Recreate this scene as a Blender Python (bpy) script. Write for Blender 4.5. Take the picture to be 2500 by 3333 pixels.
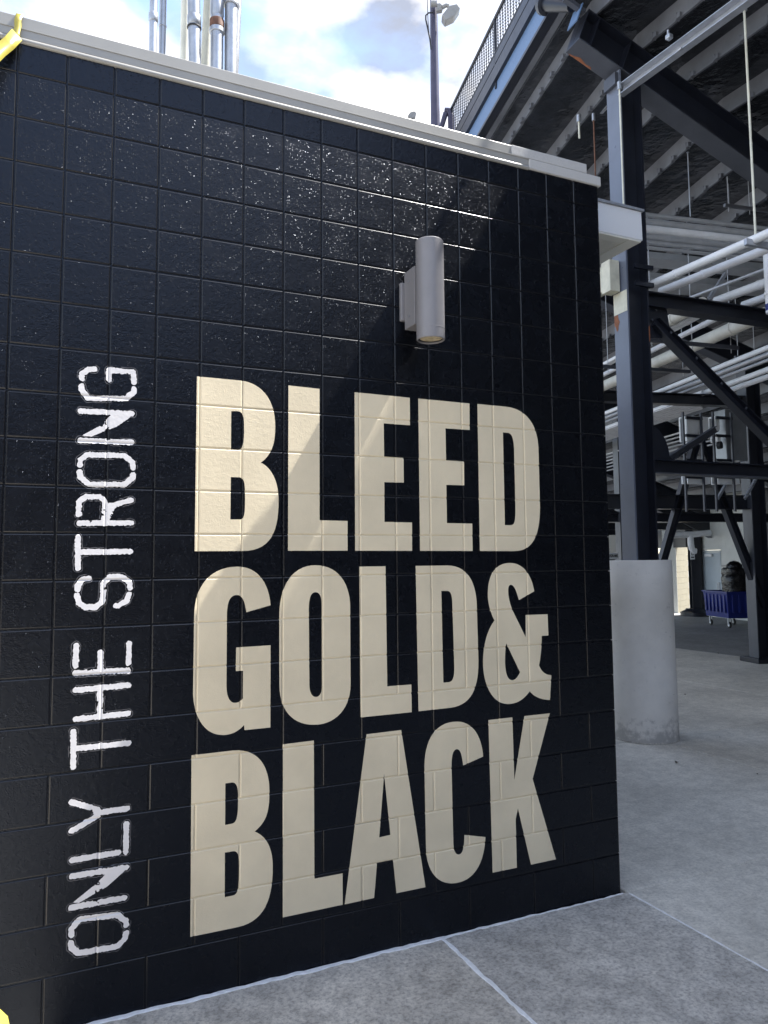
import bpy, bmesh, math, random
import numpy as np
from mathutils import Vector, Matrix
random.seed(7)
for o in list(bpy.data.objects): bpy.data.objects.remove(o)
scn = bpy.context.scene
col = scn.collection
R = math.radians

# ------------------------------------------------------------------ camera
CX, CY, CZ = 0.139094, -3.545094, 1.921152
YAW, PIT, ROL, FPX, PX, PY = 0.430241, 0.081911, -0.0086626, 2455.36, 1252.106, 1622.502
CAM = np.array([CX, CY, CZ])
fw = np.array([math.sin(YAW)*math.cos(PIT), math.cos(YAW)*math.cos(PIT), math.sin(PIT)])
r0 = np.array([math.cos(YAW), -math.sin(YAW), 0.0]); u0 = np.cross(r0, fw)
rt = r0*math.cos(ROL)+u0*math.sin(ROL); up = -r0*math.sin(ROL)+u0*math.cos(ROL)
cam = bpy.data.cameras.new('camera'); camo = bpy.data.objects.new('camera', cam); col.objects.link(camo)
cam.sensor_fit = 'HORIZONTAL'; cam.sensor_width = 36.0; cam.lens = FPX/2500*36
cam.shift_x = (1250-PX)/2500; cam.shift_y = -(1666.5-PY)/2500
cam.clip_start = 0.05; cam.clip_end = 2000
camo.matrix_world = Matrix(((rt[0], up[0], -fw[0], CX), (rt[1], up[1], -fw[1], CY), (rt[2], up[2], -fw[2], CZ), (0, 0, 0, 1)))
scn.camera = camo

# ------------------------------------------------------------------ sky and sun
SUN = Vector((0.495, -0.075, 0.865)).normalized()
w = bpy.data.worlds.new('World'); scn.world = w; w.use_nodes = True
nt = w.node_tree; N = nt.nodes; LK = nt.links
bg = N['Background']
sky = N.new('ShaderNodeTexSky'); sky.sky_type = 'NISHITA'; sky.sun_disc = False
sky.sun_elevation = math.asin(SUN.z); sky.sun_rotation = math.atan2(SUN.x, SUN.y)
sky.air_density = 1.0; sky.dust_density = 0.6; sky.ozone_density = 1.6
tc = N.new('ShaderNodeTexCoord')
sep = N.new('ShaderNodeSeparateXYZ'); LK.new(tc.outputs['Generated'], sep.inputs[0])
zz = N.new('ShaderNodeMath'); zz.operation = 'MAXIMUM'; LK.new(sep.outputs['Z'], zz.inputs[0]); zz.inputs[1].default_value = 0.0
za = N.new('ShaderNodeMath'); za.operation = 'ADD'; LK.new(zz.outputs[0], za.inputs[0]); za.inputs[1].default_value = 0.22
dv = N.new('ShaderNodeVectorMath'); dv.operation = 'DIVIDE'; LK.new(tc.outputs['Generated'], dv.inputs[0])
cmb = N.new('ShaderNodeCombineXYZ')
for i in range(3): LK.new(za.outputs[0], cmb.inputs[i])
LK.new(cmb.outputs[0], dv.inputs[1])
n1 = N.new('ShaderNodeTexNoise'); n1.inputs['Scale'].default_value = 2.3; n1.inputs['Detail'].default_value = 9; n1.inputs['Roughness'].default_value = 0.55
n1.inputs['Distortion'].default_value = 0.25
mpv = N.new('ShaderNodeMapping'); mpv.inputs['Location'].default_value = (0.2, 4.4, 0.7)
LK.new(dv.outputs[0], mpv.inputs[0]); LK.new(mpv.outputs[0], n1.inputs['Vector'])
cr = N.new('ShaderNodeValToRGB'); cr.color_ramp.elements[0].position = 0.41; cr.color_ramp.elements[1].position = 0.60
LK.new(n1.outputs[0], cr.inputs[0])
n2 = N.new('ShaderNodeTexNoise'); n2.inputs['Scale'].default_value = 5.5; n2.inputs['Detail'].default_value = 6
LK.new(mpv.outputs[0], n2.inputs['Vector'])
cc = N.new('ShaderNodeValToRGB'); cc.color_ramp.elements[0].position = 0.36; cc.color_ramp.elements[0].color = (1.2, 1.32, 1.65, 1)
cc.color_ramp.elements[1].position = 0.60; cc.color_ramp.elements[1].color = (4.9, 4.65, 4.3, 1)
LK.new(n2.outputs[0], cc.inputs[0])
mx = N.new('ShaderNodeMixRGB'); LK.new(cr.outputs[0], mx.inputs[0]); LK.new(sky.outputs[0], mx.inputs[1]); LK.new(cc.outputs[0], mx.inputs[2])
LK.new(mx.outputs[0], bg.inputs[0]); bg.inputs[1].default_value = 0.11
sl = bpy.data.lights.new('sun', 'SUN'); sl.energy = 4.0; sl.angle = R(0.53); sl.color = (1.0, 0.965, 0.92)
so = bpy.data.objects.new('sun', sl); col.objects.link(so)
so.rotation_euler = SUN.to_track_quat('Z', 'Y').to_euler(); so.location = (8, -6, 20)
vs = scn.view_settings; vs.view_transform = 'Standard'; vs.look = 'None'; vs.gamma = 1; vs.exposure = 2.1
vs.use_curve_mapping = False
scn.render.engine = 'CYCLES'

# ------------------------------------------------------------------ pixel helpers (photo pixel -> ray -> surface it lies on)
def ray(x, y): return fw+rt*(x-PX)/FPX-up*(y-PY)/FPX
def on_plane(x, y, p0, n):
    v = ray(x, y); n = np.array(n, float); t = np.dot(np.array(p0)-CAM, n)/np.dot(v, n); return CAM+t*v
def onY(x, y, Y=0.0): return on_plane(x, y, (0, Y, 0), (0, 1, 0))
def onZ(x, y, Z=0.0): return on_plane(x, y, (0, 0, Z), (0, 0, 1))
OX = np.array([6.16, 2.845])
def az(deg): return np.array([math.sin(R(deg)), math.cos(R(deg))])
DR, TA, TB = az(93), az(13.3), az(-1.6)
D2 = az(103.3)
def sa(s, a, t=TA): return OX+s*DR+a*t
def on_row(x, y, s, t=TA):
    o = OX+s*DR; return on_plane(x, y, (o[0], o[1], 0), (-t[1], t[0], 0))
def on_frame(x, y, a=0.0, dirv=DR):
    o = OX+a*TA; return on_plane(x, y, (o[0], o[1], 0), (-dirv[1], dirv[0], 0))

# ------------------------------------------------------------------ materials
MATS = {}
def mat(name, base, rough=0.5, metal=0.0, spec=0.5, var=0.0, vscale=3.0, bump=0.0, bscale=60.0, dist=0.002, rvar=0.0, spot=None, emit=None, coat=0.0):
    m = bpy.data.materials.new(name); m.use_nodes = True; MATS[name] = m
    t = m.node_tree; b = t.nodes['Principled BSDF']
    b.inputs['Base Color'].default_value = (*base, 1); b.inputs['Roughness'].default_value = rough
    b.inputs['Metallic'].default_value = metal; b.inputs['Specular IOR Level'].default_value = spec
    if coat: b.inputs['Coat Weight'].default_value = coat
    g = t.nodes.new('ShaderNodeNewGeometry')
    def noise(sc, det=4, rg=0.5):
        n = t.nodes.new('ShaderNodeTexNoise'); n.inputs['Scale'].default_value = sc; n.inputs['Detail'].default_value = det
        n.inputs['Roughness'].default_value = rg
        t.links.new(g.outputs['Position'], n.inputs['Vector']); return n
    cur = None
    if var:
        n = noise(vscale, 6, 0.6)
        rp = t.nodes.new('ShaderNodeValToRGB'); rp.color_ramp.elements[0].position = 0.3; rp.color_ramp.elements[1].position = 0.7
        rp.color_ramp.elements[0].color = (*[c*(1-var) for c in base], 1); rp.color_ramp.elements[1].color = (*[min(1, c*(1+var)) for c in base], 1)
        t.links.new(n.outputs[0], rp.inputs[0]); cur = rp.outputs[0]
    if spot:
        sc, lo, hi, colr = spot
        n = noise(sc, 5, 0.65); rp = t.nodes.new('ShaderNodeValToRGB'); rp.color_ramp.elements[0].position = lo; rp.color_ramp.elements[1].position = hi
        t.links.new(n.outputs[0], rp.inputs[0])
        mxx = t.nodes.new('ShaderNodeMixRGB'); t.links.new(rp.outputs[0], mxx.inputs[0])
        if cur: t.links.new(cur, mxx.inputs[1])
        else: mxx.inputs[1].default_value = (*base, 1)
        mxx.inputs[2].default_value = (*colr, 1); cur = mxx.outputs[0]
    if cur: t.links.new(cur, b.inputs['Base Color'])
    if rvar:
        n = noise(vscale*3, 4); mr = t.nodes.new('ShaderNodeMapRange'); mr.inputs[3].default_value = max(0.02, rough-rvar); mr.inputs[4].default_value = min(1, rough+rvar)
        t.links.new(n.outputs[0], mr.inputs[0]); t.links.new(mr.outputs[0], b.inputs['Roughness'])
    if bump:
        n = noise(bscale, 3, 0.55); bp = t.nodes.new('ShaderNodeBump'); bp.inputs['Strength'].default_value = bump; bp.inputs['Distance'].default_value = dist
        t.links.new(n.outputs[0], bp.inputs['Height']); t.links.new(bp.outputs[0], b.inputs['Normal'])
    if emit: b.inputs['Emission Color'].default_value = (*emit[:3], 1); b.inputs['Emission Strength'].default_value = emit[3]
    return m

def block_paint(name, base, rough, pit=1.0):
    """gloss paint over coarse concrete block: orange-peel, pits and sparse proud grains"""
    m = mat(name, base, rough)
    t = m.node_tree; b = t.nodes['Principled BSDF']; L = t.links
    g = t.nodes.new('ShaderNodeNewGeometry'); oi = t.nodes.new('ShaderNodeObjectInfo')
    def noise(sc, det, rg=0.5):
        n = t.nodes.new('ShaderNodeTexNoise'); n.inputs['Scale'].default_value = sc; n.inputs['Detail'].default_value = det; n.inputs['Roughness'].default_value = rg
        L.new(g.outputs['Position'], n.inputs['Vector']); return n
    a = noise(150, 3, 0.6); c = noise(45, 2)
    v = t.nodes.new('ShaderNodeTexVoronoi'); v.inputs['Scale'].default_value = 118; L.new(g.outputs['Position'], v.inputs['Vector'])
    inv = t.nodes.new('ShaderNodeMapRange'); inv.inputs[1].default_value = 0.0; inv.inputs[2].default_value = 0.38; inv.inputs[3].default_value = 1; inv.inputs[4].default_value = 0
    L.new(v.outputs['Distance'], inv.inputs[0])
    # only some cells carry a grain, more of them where a soft noise and the block's own number say so
    wn = t.nodes.new('ShaderNodeSeparateColor'); L.new(v.outputs['Color'], wn.inputs[0])
    den = noise(9, 3); ad = t.nodes.new('ShaderNodeMath'); ad.operation = 'MULTIPLY_ADD'; L.new(oi.outputs['Random'], ad.inputs[0]); ad.inputs[1].default_value = 0.22; L.new(den.outputs[0], ad.inputs[2])
    th = t.nodes.new('ShaderNodeMapRange'); th.inputs[1].default_value = 0.35; th.inputs[2].default_value = 0.95; th.inputs[3].default_value = 0.05; th.inputs[4].default_value = 0.7; L.new(ad.outputs[0], th.inputs[0])
    lt = t.nodes.new('ShaderNodeMath'); lt.operation = 'LESS_THAN'; L.new(wn.outputs[0], lt.inputs[0]); L.new(th.outputs[0], lt.inputs[1])
    gr = t.nodes.new('ShaderNodeMath'); gr.operation = 'MULTIPLY'; L.new(inv.outputs[0], gr.inputs[0]); L.new(lt.outputs[0], gr.inputs[1])
    c2 = t.nodes.new('ShaderNodeMath'); c2.operation = 'MULTIPLY'; L.new(c.outputs[0], c2.inputs[0]); c2.inputs[1].default_value = 0.55
    s1 = t.nodes.new('ShaderNodeMath'); s1.operation = 'MULTIPLY_ADD'; L.new(a.outputs[0], s1.inputs[0]); s1.inputs[1].default_value = 0.45; L.new(c2.outputs[0], s1.inputs[2])
    s2 = t.nodes.new('ShaderNodeMath'); s2.operation = 'MULTIPLY_ADD'; L.new(gr.outputs[0], s2.inputs[0]); s2.inputs[1].default_value = 0.60*pit; L.new(s1.outputs[0], s2.inputs[2])
    bp = t.nodes.new('ShaderNodeBump'); bp.inputs['Strength'].default_value = 0.85 if base[0] < .1 else 0.45; bp.inputs['Distance'].default_value = 0.0028
    L.new(s2.outputs[0], bp.inputs['Height']); L.new(bp.outputs[0], b.inputs['Normal'])
    cv = noise(3.2, 6, 0.6); rc_ = t.nodes.new('ShaderNodeValToRGB'); rc_.color_ramp.elements[0].position = 0.3; rc_.color_ramp.elements[1].position = 0.7
    rc_.color_ramp.elements[0].color = (*[x*0.90 for x in base], 1); rc_.color_ramp.elements[1].color = (*[x*1.06 for x in base], 1); L.new(cv.outputs[0], rc_.inputs[0]); L.new(rc_.outputs[0], b.inputs['Base Color'])
    b.inputs['Specular IOR Level'].default_value = 0.38 if base[0] < .1 else 0.5
    if base[0] < .1: b.inputs['Specular Tint'].default_value = (0.70, 0.80, 1.0, 1)
    mr = t.nodes.new('ShaderNodeMapRange'); mr.inputs[3].default_value = rough-0.06; mr.inputs[4].default_value = rough+0.1
    L.new(den.outputs[0], mr.inputs[0]); L.new(mr.outputs[0], b.inputs['Roughness'])
    return m

block_paint('black_paint', (0.0020, 0.0022, 0.0033), 0.25)
mat('joint_paint', (0.0022, 0.0026, 0.0045), 0.27, bump=0.15, bscale=25, dist=0.002)
block_paint('gold_paint', (0.76, 0.66, 0.47), 0.42, 0.5)
block_paint('white_paint', (0.70, 0.69, 0.70), 0.5, 0.4)
mat('halo_paint', (0.10, 0.10, 0.11), 0.4)
mat('coping_metal', (0.33, 0.325, 0.305), 0.38, 0.15, var=0.05, vscale=4, rvar=0.06)
mat('cast_stone', (0.46, 0.455, 0.44), 0.75, var=0.10, vscale=160, bump=0.25, bscale=220)
mat('lamp_grey', (0.22, 0.215, 0.225), 0.42, 0.1, var=0.04, vscale=9, bump=0.06, bscale=300, dist=0.001)
mat('lamp_lens', (0.55, 0.46, 0.30), 0.25, var=0.35, vscale=40)
mat('dark_rubber', (0.02, 0.02, 0.022), 0.6)
mat('galvanised', (0.42, 0.44, 0.47), 0.38, 0.7, var=0.16, vscale=14, rvar=0.1)
mat('cream_pipe', (0.66, 0.65, 0.55), 0.5, var=0.14, vscale=8)
mat('rust_band', (0.16, 0.075, 0.045), 0.7, var=0.4, vscale=30)
mat('steel_dark', (0.011, 0.013, 0.021), 0.36, 0.0, var=0.25, vscale=5, rvar=0.08, bump=0.08, bscale=40)
mat('steel_rusty', (0.020, 0.023, 0.034), 0.38, 0.0, var=0.25, vscale=5, spot=(2.6, 0.66, 0.70, (0.20, 0.07, 0.03)))
mat('steel_grey', (0.055, 0.06, 0.075), 0.42, 0.0, var=0.15, vscale=4, rvar=0.08)
mat('steel_sky_blue', (0.10, 0.17, 0.30), 0.5, 0.0, var=0.14, vscale=90, bump=0.1, bscale=200)  # dark fascia steel with the reflected blue sky put into its colour
mat('deck_black', (0.055, 0.06, 0.07), 0.2, 0.75, var=0.55, vscale=2.2, rvar=0.12, bump=0.7, bscale=6, dist=0.04)
mat('steel_skylit', (0.13, 0.145, 0.185), 0.3, 0.0, var=0.1, vscale=3, rvar=0.06)  # lighter copy of the column steel: sky light put into the colour
mat('rust', (0.24, 0.085, 0.035), 0.75, var=0.4, vscale=40)
mat('added_building_brown', (0.20, 0.16, 0.13), 0.8, var=0.2, vscale=2)  # for the added building out of view
mat('added_window_dark', (0.02, 0.025, 0.03), 0.1)
mat('riser_grey', (0.17, 0.178, 0.20), 0.4, 0.3, var=0.22, vscale=2.5, rvar=0.1)
mat('zinc_channel', (0.40, 0.42, 0.46), 0.4, 0.55, var=0.15, vscale=10)
mat('white_pipe', (0.76, 0.765, 0.78), 0.45, 0.0, var=0.10, vscale=4)
mat('wrap_pipe', (0.62, 0.60, 0.53), 0.6, 0.0, var=0.14, vscale=5)
mat('conduit', (0.46, 0.47, 0.49), 0.36, 0.35, var=0.12, vscale=6)
mat('pier_concrete', (0.72, 0.695, 0.65), 0.72, var=0.09, vscale=3.0, bump=0.12, bscale=50, spot=(7.0, 0.68, 0.78, (0.33, 0.33, 0.33)))
mat('soffit_cream', (0.66, 0.65, 0.58), 0.6, var=0.06, vscale=3)
mat('soffit_white', (0.68, 0.69, 0.70), 0.7, var=0.08, vscale=180, bump=0.1, bscale=200)
mat('cream_plate', (0.60, 0.57, 0.45), 0.5, var=0.18, vscale=6)
mat('block_white', (0.62, 0.62, 0.58), 0.6, var=0.06, vscale=2)
mat('block_cream', (0.21, 0.185, 0.125), 0.65, var=0.08, vscale=5, bump=0.1, bscale=80)
mat('door_paint', (0.42, 0.47, 0.50), 0.4, var=0.05, vscale=3)
mat('blue_plastic', (0.009, 0.020, 0.17), 0.42, var=0.12, vscale=6)
mat('black_wrap', (0.005, 0.005, 0.006), 0.14, bump=0.8, bscale=16, dist=0.03)
mat('box_grey', (0.72, 0.73, 0.73), 0.5, var=0.06, vscale=5)
mat('cabinet_grey', (0.22, 0.23, 0.24), 0.28, 0.3, var=0.2, vscale=3)
mat('caulk', (0.80, 0.80, 0.80), 0.7, var=0.14, vscale=25, bump=0.4, bscale=60)
mat('tape_yellow', (0.42, 0.36, 0.06), 0.35, var=0.06, vscale=8)
mat('pole_paint', (0.055, 0.050, 0.085), 0.35, 0.1, var=0.15, vscale=6)
mat('lamp_white', (0.24, 0.24, 0.24), 0.5, var=0.08, vscale=8)
mat('cable_black', (0.012, 0.012, 0.013), 0.6)
mat('sign_white', (0.70, 0.71, 0.72), 0.5)
mat('sign_black', (0.01, 0.01, 0.012), 0.5)
mat('sign_red', (0.42, 0.03, 0.025), 0.45)
mat('leaf_brown', (0.06, 0.045, 0.03), 0.7)
mat('roof_membrane', (0.35, 0.35, 0.35), 0.8, var=0.1)

def concrete(name, base, k=1.0):
    m = mat(name, base, 0.72)
    t = m.node_tree; b = t.nodes['Principled BSDF']; L = t.links
    g = t.nodes.new('ShaderNodeNewGeometry'); oi = t.nodes.new('ShaderNodeObjectInfo')
    def noise(sc, det, rg=0.55, off=None):
        n = t.nodes.new('ShaderNodeTexNoise'); n.inputs['Scale'].default_value = sc; n.inputs['Detail'].default_value = det; n.inputs['Roughness'].default_value = rg
        L.new(g.outputs['Position'], n.inputs['Vector']); return n
    def ramp(src, p0, c0, p1, c1):
        r = t.nodes.new('ShaderNodeValToRGB'); r.color_ramp.elements[0].position = p0; r.color_ramp.elements[1].position = p1
        r.color_ramp.elements[0].color = (*c0, 1); r.color_ramp.elements[1].color = (*c1, 1); L.new(src, r.inputs[0]); return r.outputs[0]
    def mul(x, y, f=1.0):
        k = t.nodes.new('ShaderNodeMixRGB'); k.blend_type = 'MULTIPLY'; k.inputs[0].default_value = f; L.new(x, k.inputs[1]); L.new(y, k.inputs[2]); return k.outputs[0]
    big = ramp(noise(1.0, 6, 0.62).outputs[0], 0.32, [c*0.78 for c in base], 0.68, [c*1.10 for c in base])
    mid = ramp(noise(8.5, 8, 0.72).outputs[0], 0.38, (0.60, 0.60, 0.61), 0.58, (1, 1, 1))
    fin = ramp(noise(48, 5, 0.75).outputs[0], 0.36, (0.55, 0.55, 0.56), 0.55, (1.0, 1.0, 1.0))
    pits = ramp(noise(22, 6, 0.75).outputs[0], 0.30, (0.32, 0.32, 0.33), 0.36, (1, 1, 1))
    lite = ramp(noise(31, 4, 0.7).outputs[0], 0.60, (1, 1, 1), 0.70, (1.25, 1.25, 1.25))
    c = mul(mul(mul(mul(big, mid, 0.85*k), fin, 1.0*k), pits, 0.85*k), lite)
    L.new(c, b.inputs['Base Color'])
    bp = t.nodes.new('ShaderNodeBump'); bp.inputs['Strength'].default_value = 0.35; bp.inputs['Distance'].default_value = 0.003
    L.new(noise(110, 4, 0.65).outputs[0], bp.inputs['Height']); L.new(bp.outputs[0], b.inputs['Normal'])
    return m
concrete('concrete', (0.70, 0.66, 0.575), 0.6); concrete('concrete_dark', (0.64, 0.605, 0.54)); concrete('concrete_warm', (0.67, 0.62, 0.535)); concrete('concrete_shade', (0.33, 0.325, 0.31), 0.7); concrete('concrete_under', (0.42, 0.41, 0.39))  # the mix for slabs under the stand has shade put into its tone

def pier_wear():
    m = MATS['pier_concrete']; t = m.node_tree; L = t.links; b = t.nodes['Principled BSDF']; src = b.inputs['Base Color'].links[0].from_socket
    g = t.nodes.new('ShaderNodeNewGeometry'); sp = t.nodes.new('ShaderNodeSeparateXYZ'); L.new(g.outputs['Position'], sp.inputs[0])
    h = t.nodes.new('ShaderNodeMapRange'); h.inputs[1].default_value = 0.0; h.inputs[2].default_value = 0.30; h.inputs[3].default_value = 0.34; h.inputs[4].default_value = 0.0; L.new(sp.outputs[2], h.inputs[0])
    n = t.nodes.new('ShaderNodeTexNoise'); n.inputs['Scale'].default_value = 11; n.inputs['Detail'].default_value = 7; n.inputs['Roughness'].default_value = .7; L.new(g.outputs['Position'], n.inputs['Vector'])
    ad = t.nodes.new('ShaderNodeMath'); L.new(h.outputs[0], ad.inputs[0]); L.new(n.outputs[0], ad.inputs[1])
    r = t.nodes.new('ShaderNodeValToRGB'); r.color_ramp.elements[0].position = .60; r.color_ramp.elements[1].position = .80; L.new(ad.outputs[0], r.inputs[0])
    # thin horizontal scuffs
    mp = t.nodes.new('ShaderNodeMapping'); mp.inputs['Scale'].default_value = (7, 7, 60); L.new(g.outputs['Position'], mp.inputs[0])
    n2 = t.nodes.new('ShaderNodeTexNoise'); n2.inputs['Scale'].default_value = 1.0; n2.inputs['Detail'].default_value = 3; L.new(mp.outputs[0], n2.inputs['Vector'])
    r2 = t.nodes.new('ShaderNodeValToRGB'); r2.color_ramp.elements[0].position = .71; r2.color_ramp.elements[1].position = .75; L.new(n2.outputs[0], r2.inputs[0])
    mxv = t.nodes.new('ShaderNodeMath'); mxv.operation = 'MAXIMUM'; L.new(r.outputs[0], mxv.inputs[0]); L.new(r2.outputs[0], mxv.inputs[1])
    f = t.nodes.new('ShaderNodeMath'); f.operation = 'MULTIPLY'; L.new(mxv.outputs[0], f.inputs[0]); f.inputs[1].default_value = .55
    k = t.nodes.new('ShaderNodeMixRGB'); L.new(f.outputs[0], k.inputs[0]); L.new(src, k.inputs[1]); k.inputs[2].default_value = (.20, .195, .19, 1); L.new(k.outputs[0], b.inputs['Base Color'])
pier_wear()

# ------------------------------------------------------------------ mesh helpers
class MB:
    def __init__(s): s.v = []; s.f = []
    def box(s, lo, hi, M=None):
        b = len(s.v)
        for z in (lo[2], hi[2]):
            for (x, y) in ((lo[0], lo[1]), (hi[0], lo[1]), (hi[0], hi[1]), (lo[0], hi[1])):
                p = Vector((x, y, z)); s.v.append(tuple(M @ p) if M else tuple(p))
        s.f += [(b, b+3, b+2, b+1), (b+4, b+5, b+6, b+7), (b, b+1, b+5, b+4), (b+1, b+2, b+6, b+5), (b+2, b+3, b+7, b+6), (b+3, b, b+4, b+7)]
        return s
    def prism(s, poly, vec):
        b = len(s.v); n = len(poly); vec = np.array(vec)
        s.v += [tuple(p) for p in poly]+[tuple(np.array(p)+vec) for p in poly]
        s.f.append(tuple(range(b+n-1, b-1, -1))); s.f.append(tuple(range(b+n, b+2*n)))
        for i in range(n): j = (i+1) % n; s.f.append((b+i, b+j, b+n+j, b+n+i))
        return s
    def tube(s, pts, rad, n=12, caps=True):
        pts = [Vector(p) for p in pts]
        if not hasattr(rad, '__len__'): rad = [rad]*len(pts)
        b = len(s.v); prev = None
        for i, p in enumerate(pts):
            d = (pts[min(i+1, len(pts)-1)]-pts[max(i-1, 0)]).normalized()
            if prev is None:
                a = d.orthogonal().normalized()
            else:
                a = (prev-d*prev.dot(d)).normalized()
            prev = a; c = d.cross(a)
            for k in range(n):
                th = 2*math.pi*k/n; s.v.append(tuple(p+(a*math.cos(th)+c*math.sin(th))*rad[i]))
        for i in range(len(pts)-1):
            for k in range(n):
                k2 = (k+1) % n; s.f.append((b+i*n+k, b+i*n+k2, b+(i+1)*n+k2, b+(i+1)*n+k))
        if caps:
            s.f.append(tuple(b+k for k in range(n-1, -1, -1))); e = b+(len(pts)-1)*n; s.f.append(tuple(e+k for k in range(n)))
        return s
    def lathe(s, prof, c, n=32):
        b = len(s.v)
        for (rr, z) in prof:
            for k in range(n):
                th = 2*math.pi*k/n; s.v.append((c[0]+rr*math.cos(th), c[1]+rr*math.sin(th), z))
        for i in range(len(prof)-1):
            for k in range(n):
                k2 = (k+1) % n; s.f.append((b+i*n+k, b+i*n+k2, b+(i+1)*n+k2, b+(i+1)*n+k))
        return s
    def mesh(s, name):
        me = bpy.data.meshes.new(name); me.from_pydata(s.v, [], s.f); me.update()
        bm = bmesh.new(); bm.from_mesh(me); bmesh.ops.recalc_face_normals(bm, faces=bm.faces); bm.to_mesh(me); bm.free(); return me
    def build(s, name, m, parent=None, smooth=False, bevel=0.0):
        me = s.mesh(name); return put(name, me, m, parent, smooth, bevel)
def put(name, me, m, parent=None, smooth=False, bevel=0.0):
    if not me.materials: me.materials.append(MATS[m])
    o = bpy.data.objects.new(name, me); col.objects.link(o)
    if smooth:
        for p in me.polygons: p.use_smooth = True
        me.set_sharp_from_angle(angle=R(40))
    if bevel:
        md = o.modifiers.new('bevel', 'BEVEL'); md.width = bevel; md.segments = 2; md.limit_method = 'ANGLE'
    if parent is not None: attach(o, parent)
    return o
def attach(o, parent):
    o.parent = parent; o.matrix_parent_inverse = parent.matrix_world.inverted() if False else Matrix.Translation(-Vector(parent.location))
def thing(name, label, cat, loc, group=None):
    o = bpy.data.objects.new(name, None); col.objects.link(o); o.location = loc; o.empty_display_size = 0.1
    return tag(o, label, cat, group)
def tag(o, label, cat, group=None, kind=None):
    o['label'] = label; o['category'] = cat
    if group: o['group'] = group
    if kind: o['kind'] = kind
    return o
def frameM(p, xdir, zdir=(0, 0, 1)):
    x = Vector(xdir).normalized(); z = Vector(zdir); y = z.cross(x).normalized(); z = x.cross(y)
    return Matrix(((x.x, y.x, z.x, p[0]), (x.y, y.y, z.y, p[1]), (x.z, y.z, z.z, p[2]), (0, 0, 0, 1)))
def v3(xy, z): return np.array([xy[0], xy[1], z])

# ------------------------------------------------------------------ ground: a sheet to the horizon and concrete slabs
def structure(o): o['kind'] = 'structure'; return o
g = MB(); g.v = [(-300, -300, -0.03), (300, -300, -0.03), (300, 300, -0.03), (-300, 300, -0.03)]; g.f = [(0, 1, 2, 3)]
structure(g.build('ground', 'concrete_under'))
pave = bpy.data.objects.new('pavement', None); col.objects.link(pave); structure(pave)
XJ = [-5.6, -2.4, 0.2, 2.062, 3.285, 6.16, 9.4, 12.6, 15.8, 19.0, 22.2, 25.4]
YJ = [-9.0, -5.8, 0.0, 2.76, 5.9, 9.0, 12.2, 15.4, 18.6]
GAP = 0.006
for i in range(len(XJ)-1):
    for j in range(len(YJ)-1):
        x0, x1, y0, y1 = XJ[i]+GAP/2, XJ[i+1]-GAP/2, YJ[j]+GAP/2, YJ[j+1]-GAP/2
        if YJ[j] == 0.0 and XJ[i+1] <= 3.3: continue
        if XJ[i+1] <= 3.3 and YJ[j] >= 0: continue
        if YJ[j] == -5.8 and XJ[i] >= 3.2: pass
        m = MB(); e = 0.006
        m.v = [(x0, y0, -0.025), (x1, y0, -0.025), (x1, y1, -0.025), (x0, y1, -0.025), (x0, y0, -e), (x1, y0, -e), (x1, y1, -e), (x0, y1, -e),
               (x0+e, y0+e, 0), (x1-e, y0+e, 0), (x1-e, y1-e, 0), (x0+e, y1-e, 0)]
        for a_, b_ in ((0, 4), (4, 8)):
            for k in range(4): k2 = (k+1) % 4; m.f.append((a_+k, a_+k2, b_+k2, b_+k))
        m.f.append((8, 9, 10, 11))
        near = XJ[i] < 3.2 and YJ[j] < -0.1
        m.build('slab', ('concrete_warm' if XJ[i] < 2.0 else 'concrete_dark') if near else 'concrete_shade' if XJ[i] > 12 else 'concrete', pave)  # under the stand the slab colour itself carries the shade
def ribbon(pts, wfun, h, name, m, parent, seed=0):
    """bead of caulk: irregular low half-round strip along pts"""
    rnd = random.Random(seed); mb = MB(); n = len(pts)
    for i, p in enumerate(pts):
        d = np.array(pts[min(i+1, n-1)])-np.array(pts[max(i-1, 0)]); d /= np.linalg.norm(d); q = np.array([-d[1], d[0], 0])
        ww = wfun(i/(n-1))
        l, r_ = ww*(0.5+rnd.uniform(-.22, .22)), ww*(0.5+rnd.uniform(-.22, .22)); c = rnd.uniform(-.1, .1)*ww
        P = np.array(p)
        for off, hh in ((-l+c, -.004), (-l*.6+c, h*rnd.uniform(.6, 1)), (r_*.6+c, h*rnd.uniform(.6, 1)), (r_+c, -.004)): mb.v.append(tuple(P+q*off+np.array([0, 0, hh])))
    for i in range(n-1):
        for k in range(3): mb.f.append((i*4+k, i*4+k+1, i*4+k+5, i*4+k+4))
    return mb.build(name, m, parent, smooth=True)
def lin(a, b, n, wob=0, seed=1):
    rnd = random.Random(seed); a = np.array(a, float); b = np.array(b, float); out = []; o = 0.0
    for i in range(n+1):
        o = o*.7+rnd.uniform(-wob, wob); p = a+(b-a)*i/n; d = (b-a)/np.linalg.norm(b-a); out.append(p+np.array([-d[1], d[0], 0])*o)
    return out
ribbon(lin((-1.5, -0.012, 0), (2.08, -0.012, 0), 90, .003), lambda t: .030, .006, 'caulk_line', 'caulk', pave, 1)
ribbon(lin((2.08, -0.010, 0), (3.25, -0.010, 0), 40, .003), lambda t: .016 if t < .5 else .012, .005, 'caulk_line', 'caulk', pave, 2)
ribbon(lin((2.062, -0.02, 0), (2.062, -2.6, 0), 60, .004), lambda t: .030-.012*t, .004, 'caulk_line', 'caulk', pave, 3)
ribbon(lin((3.285, -0.02, 0), (3.285, -2.6, 0), 70, .002), lambda t: .010, .003, 'caulk_line', 'caulk', pave, 4)
exec_parts = []

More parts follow.
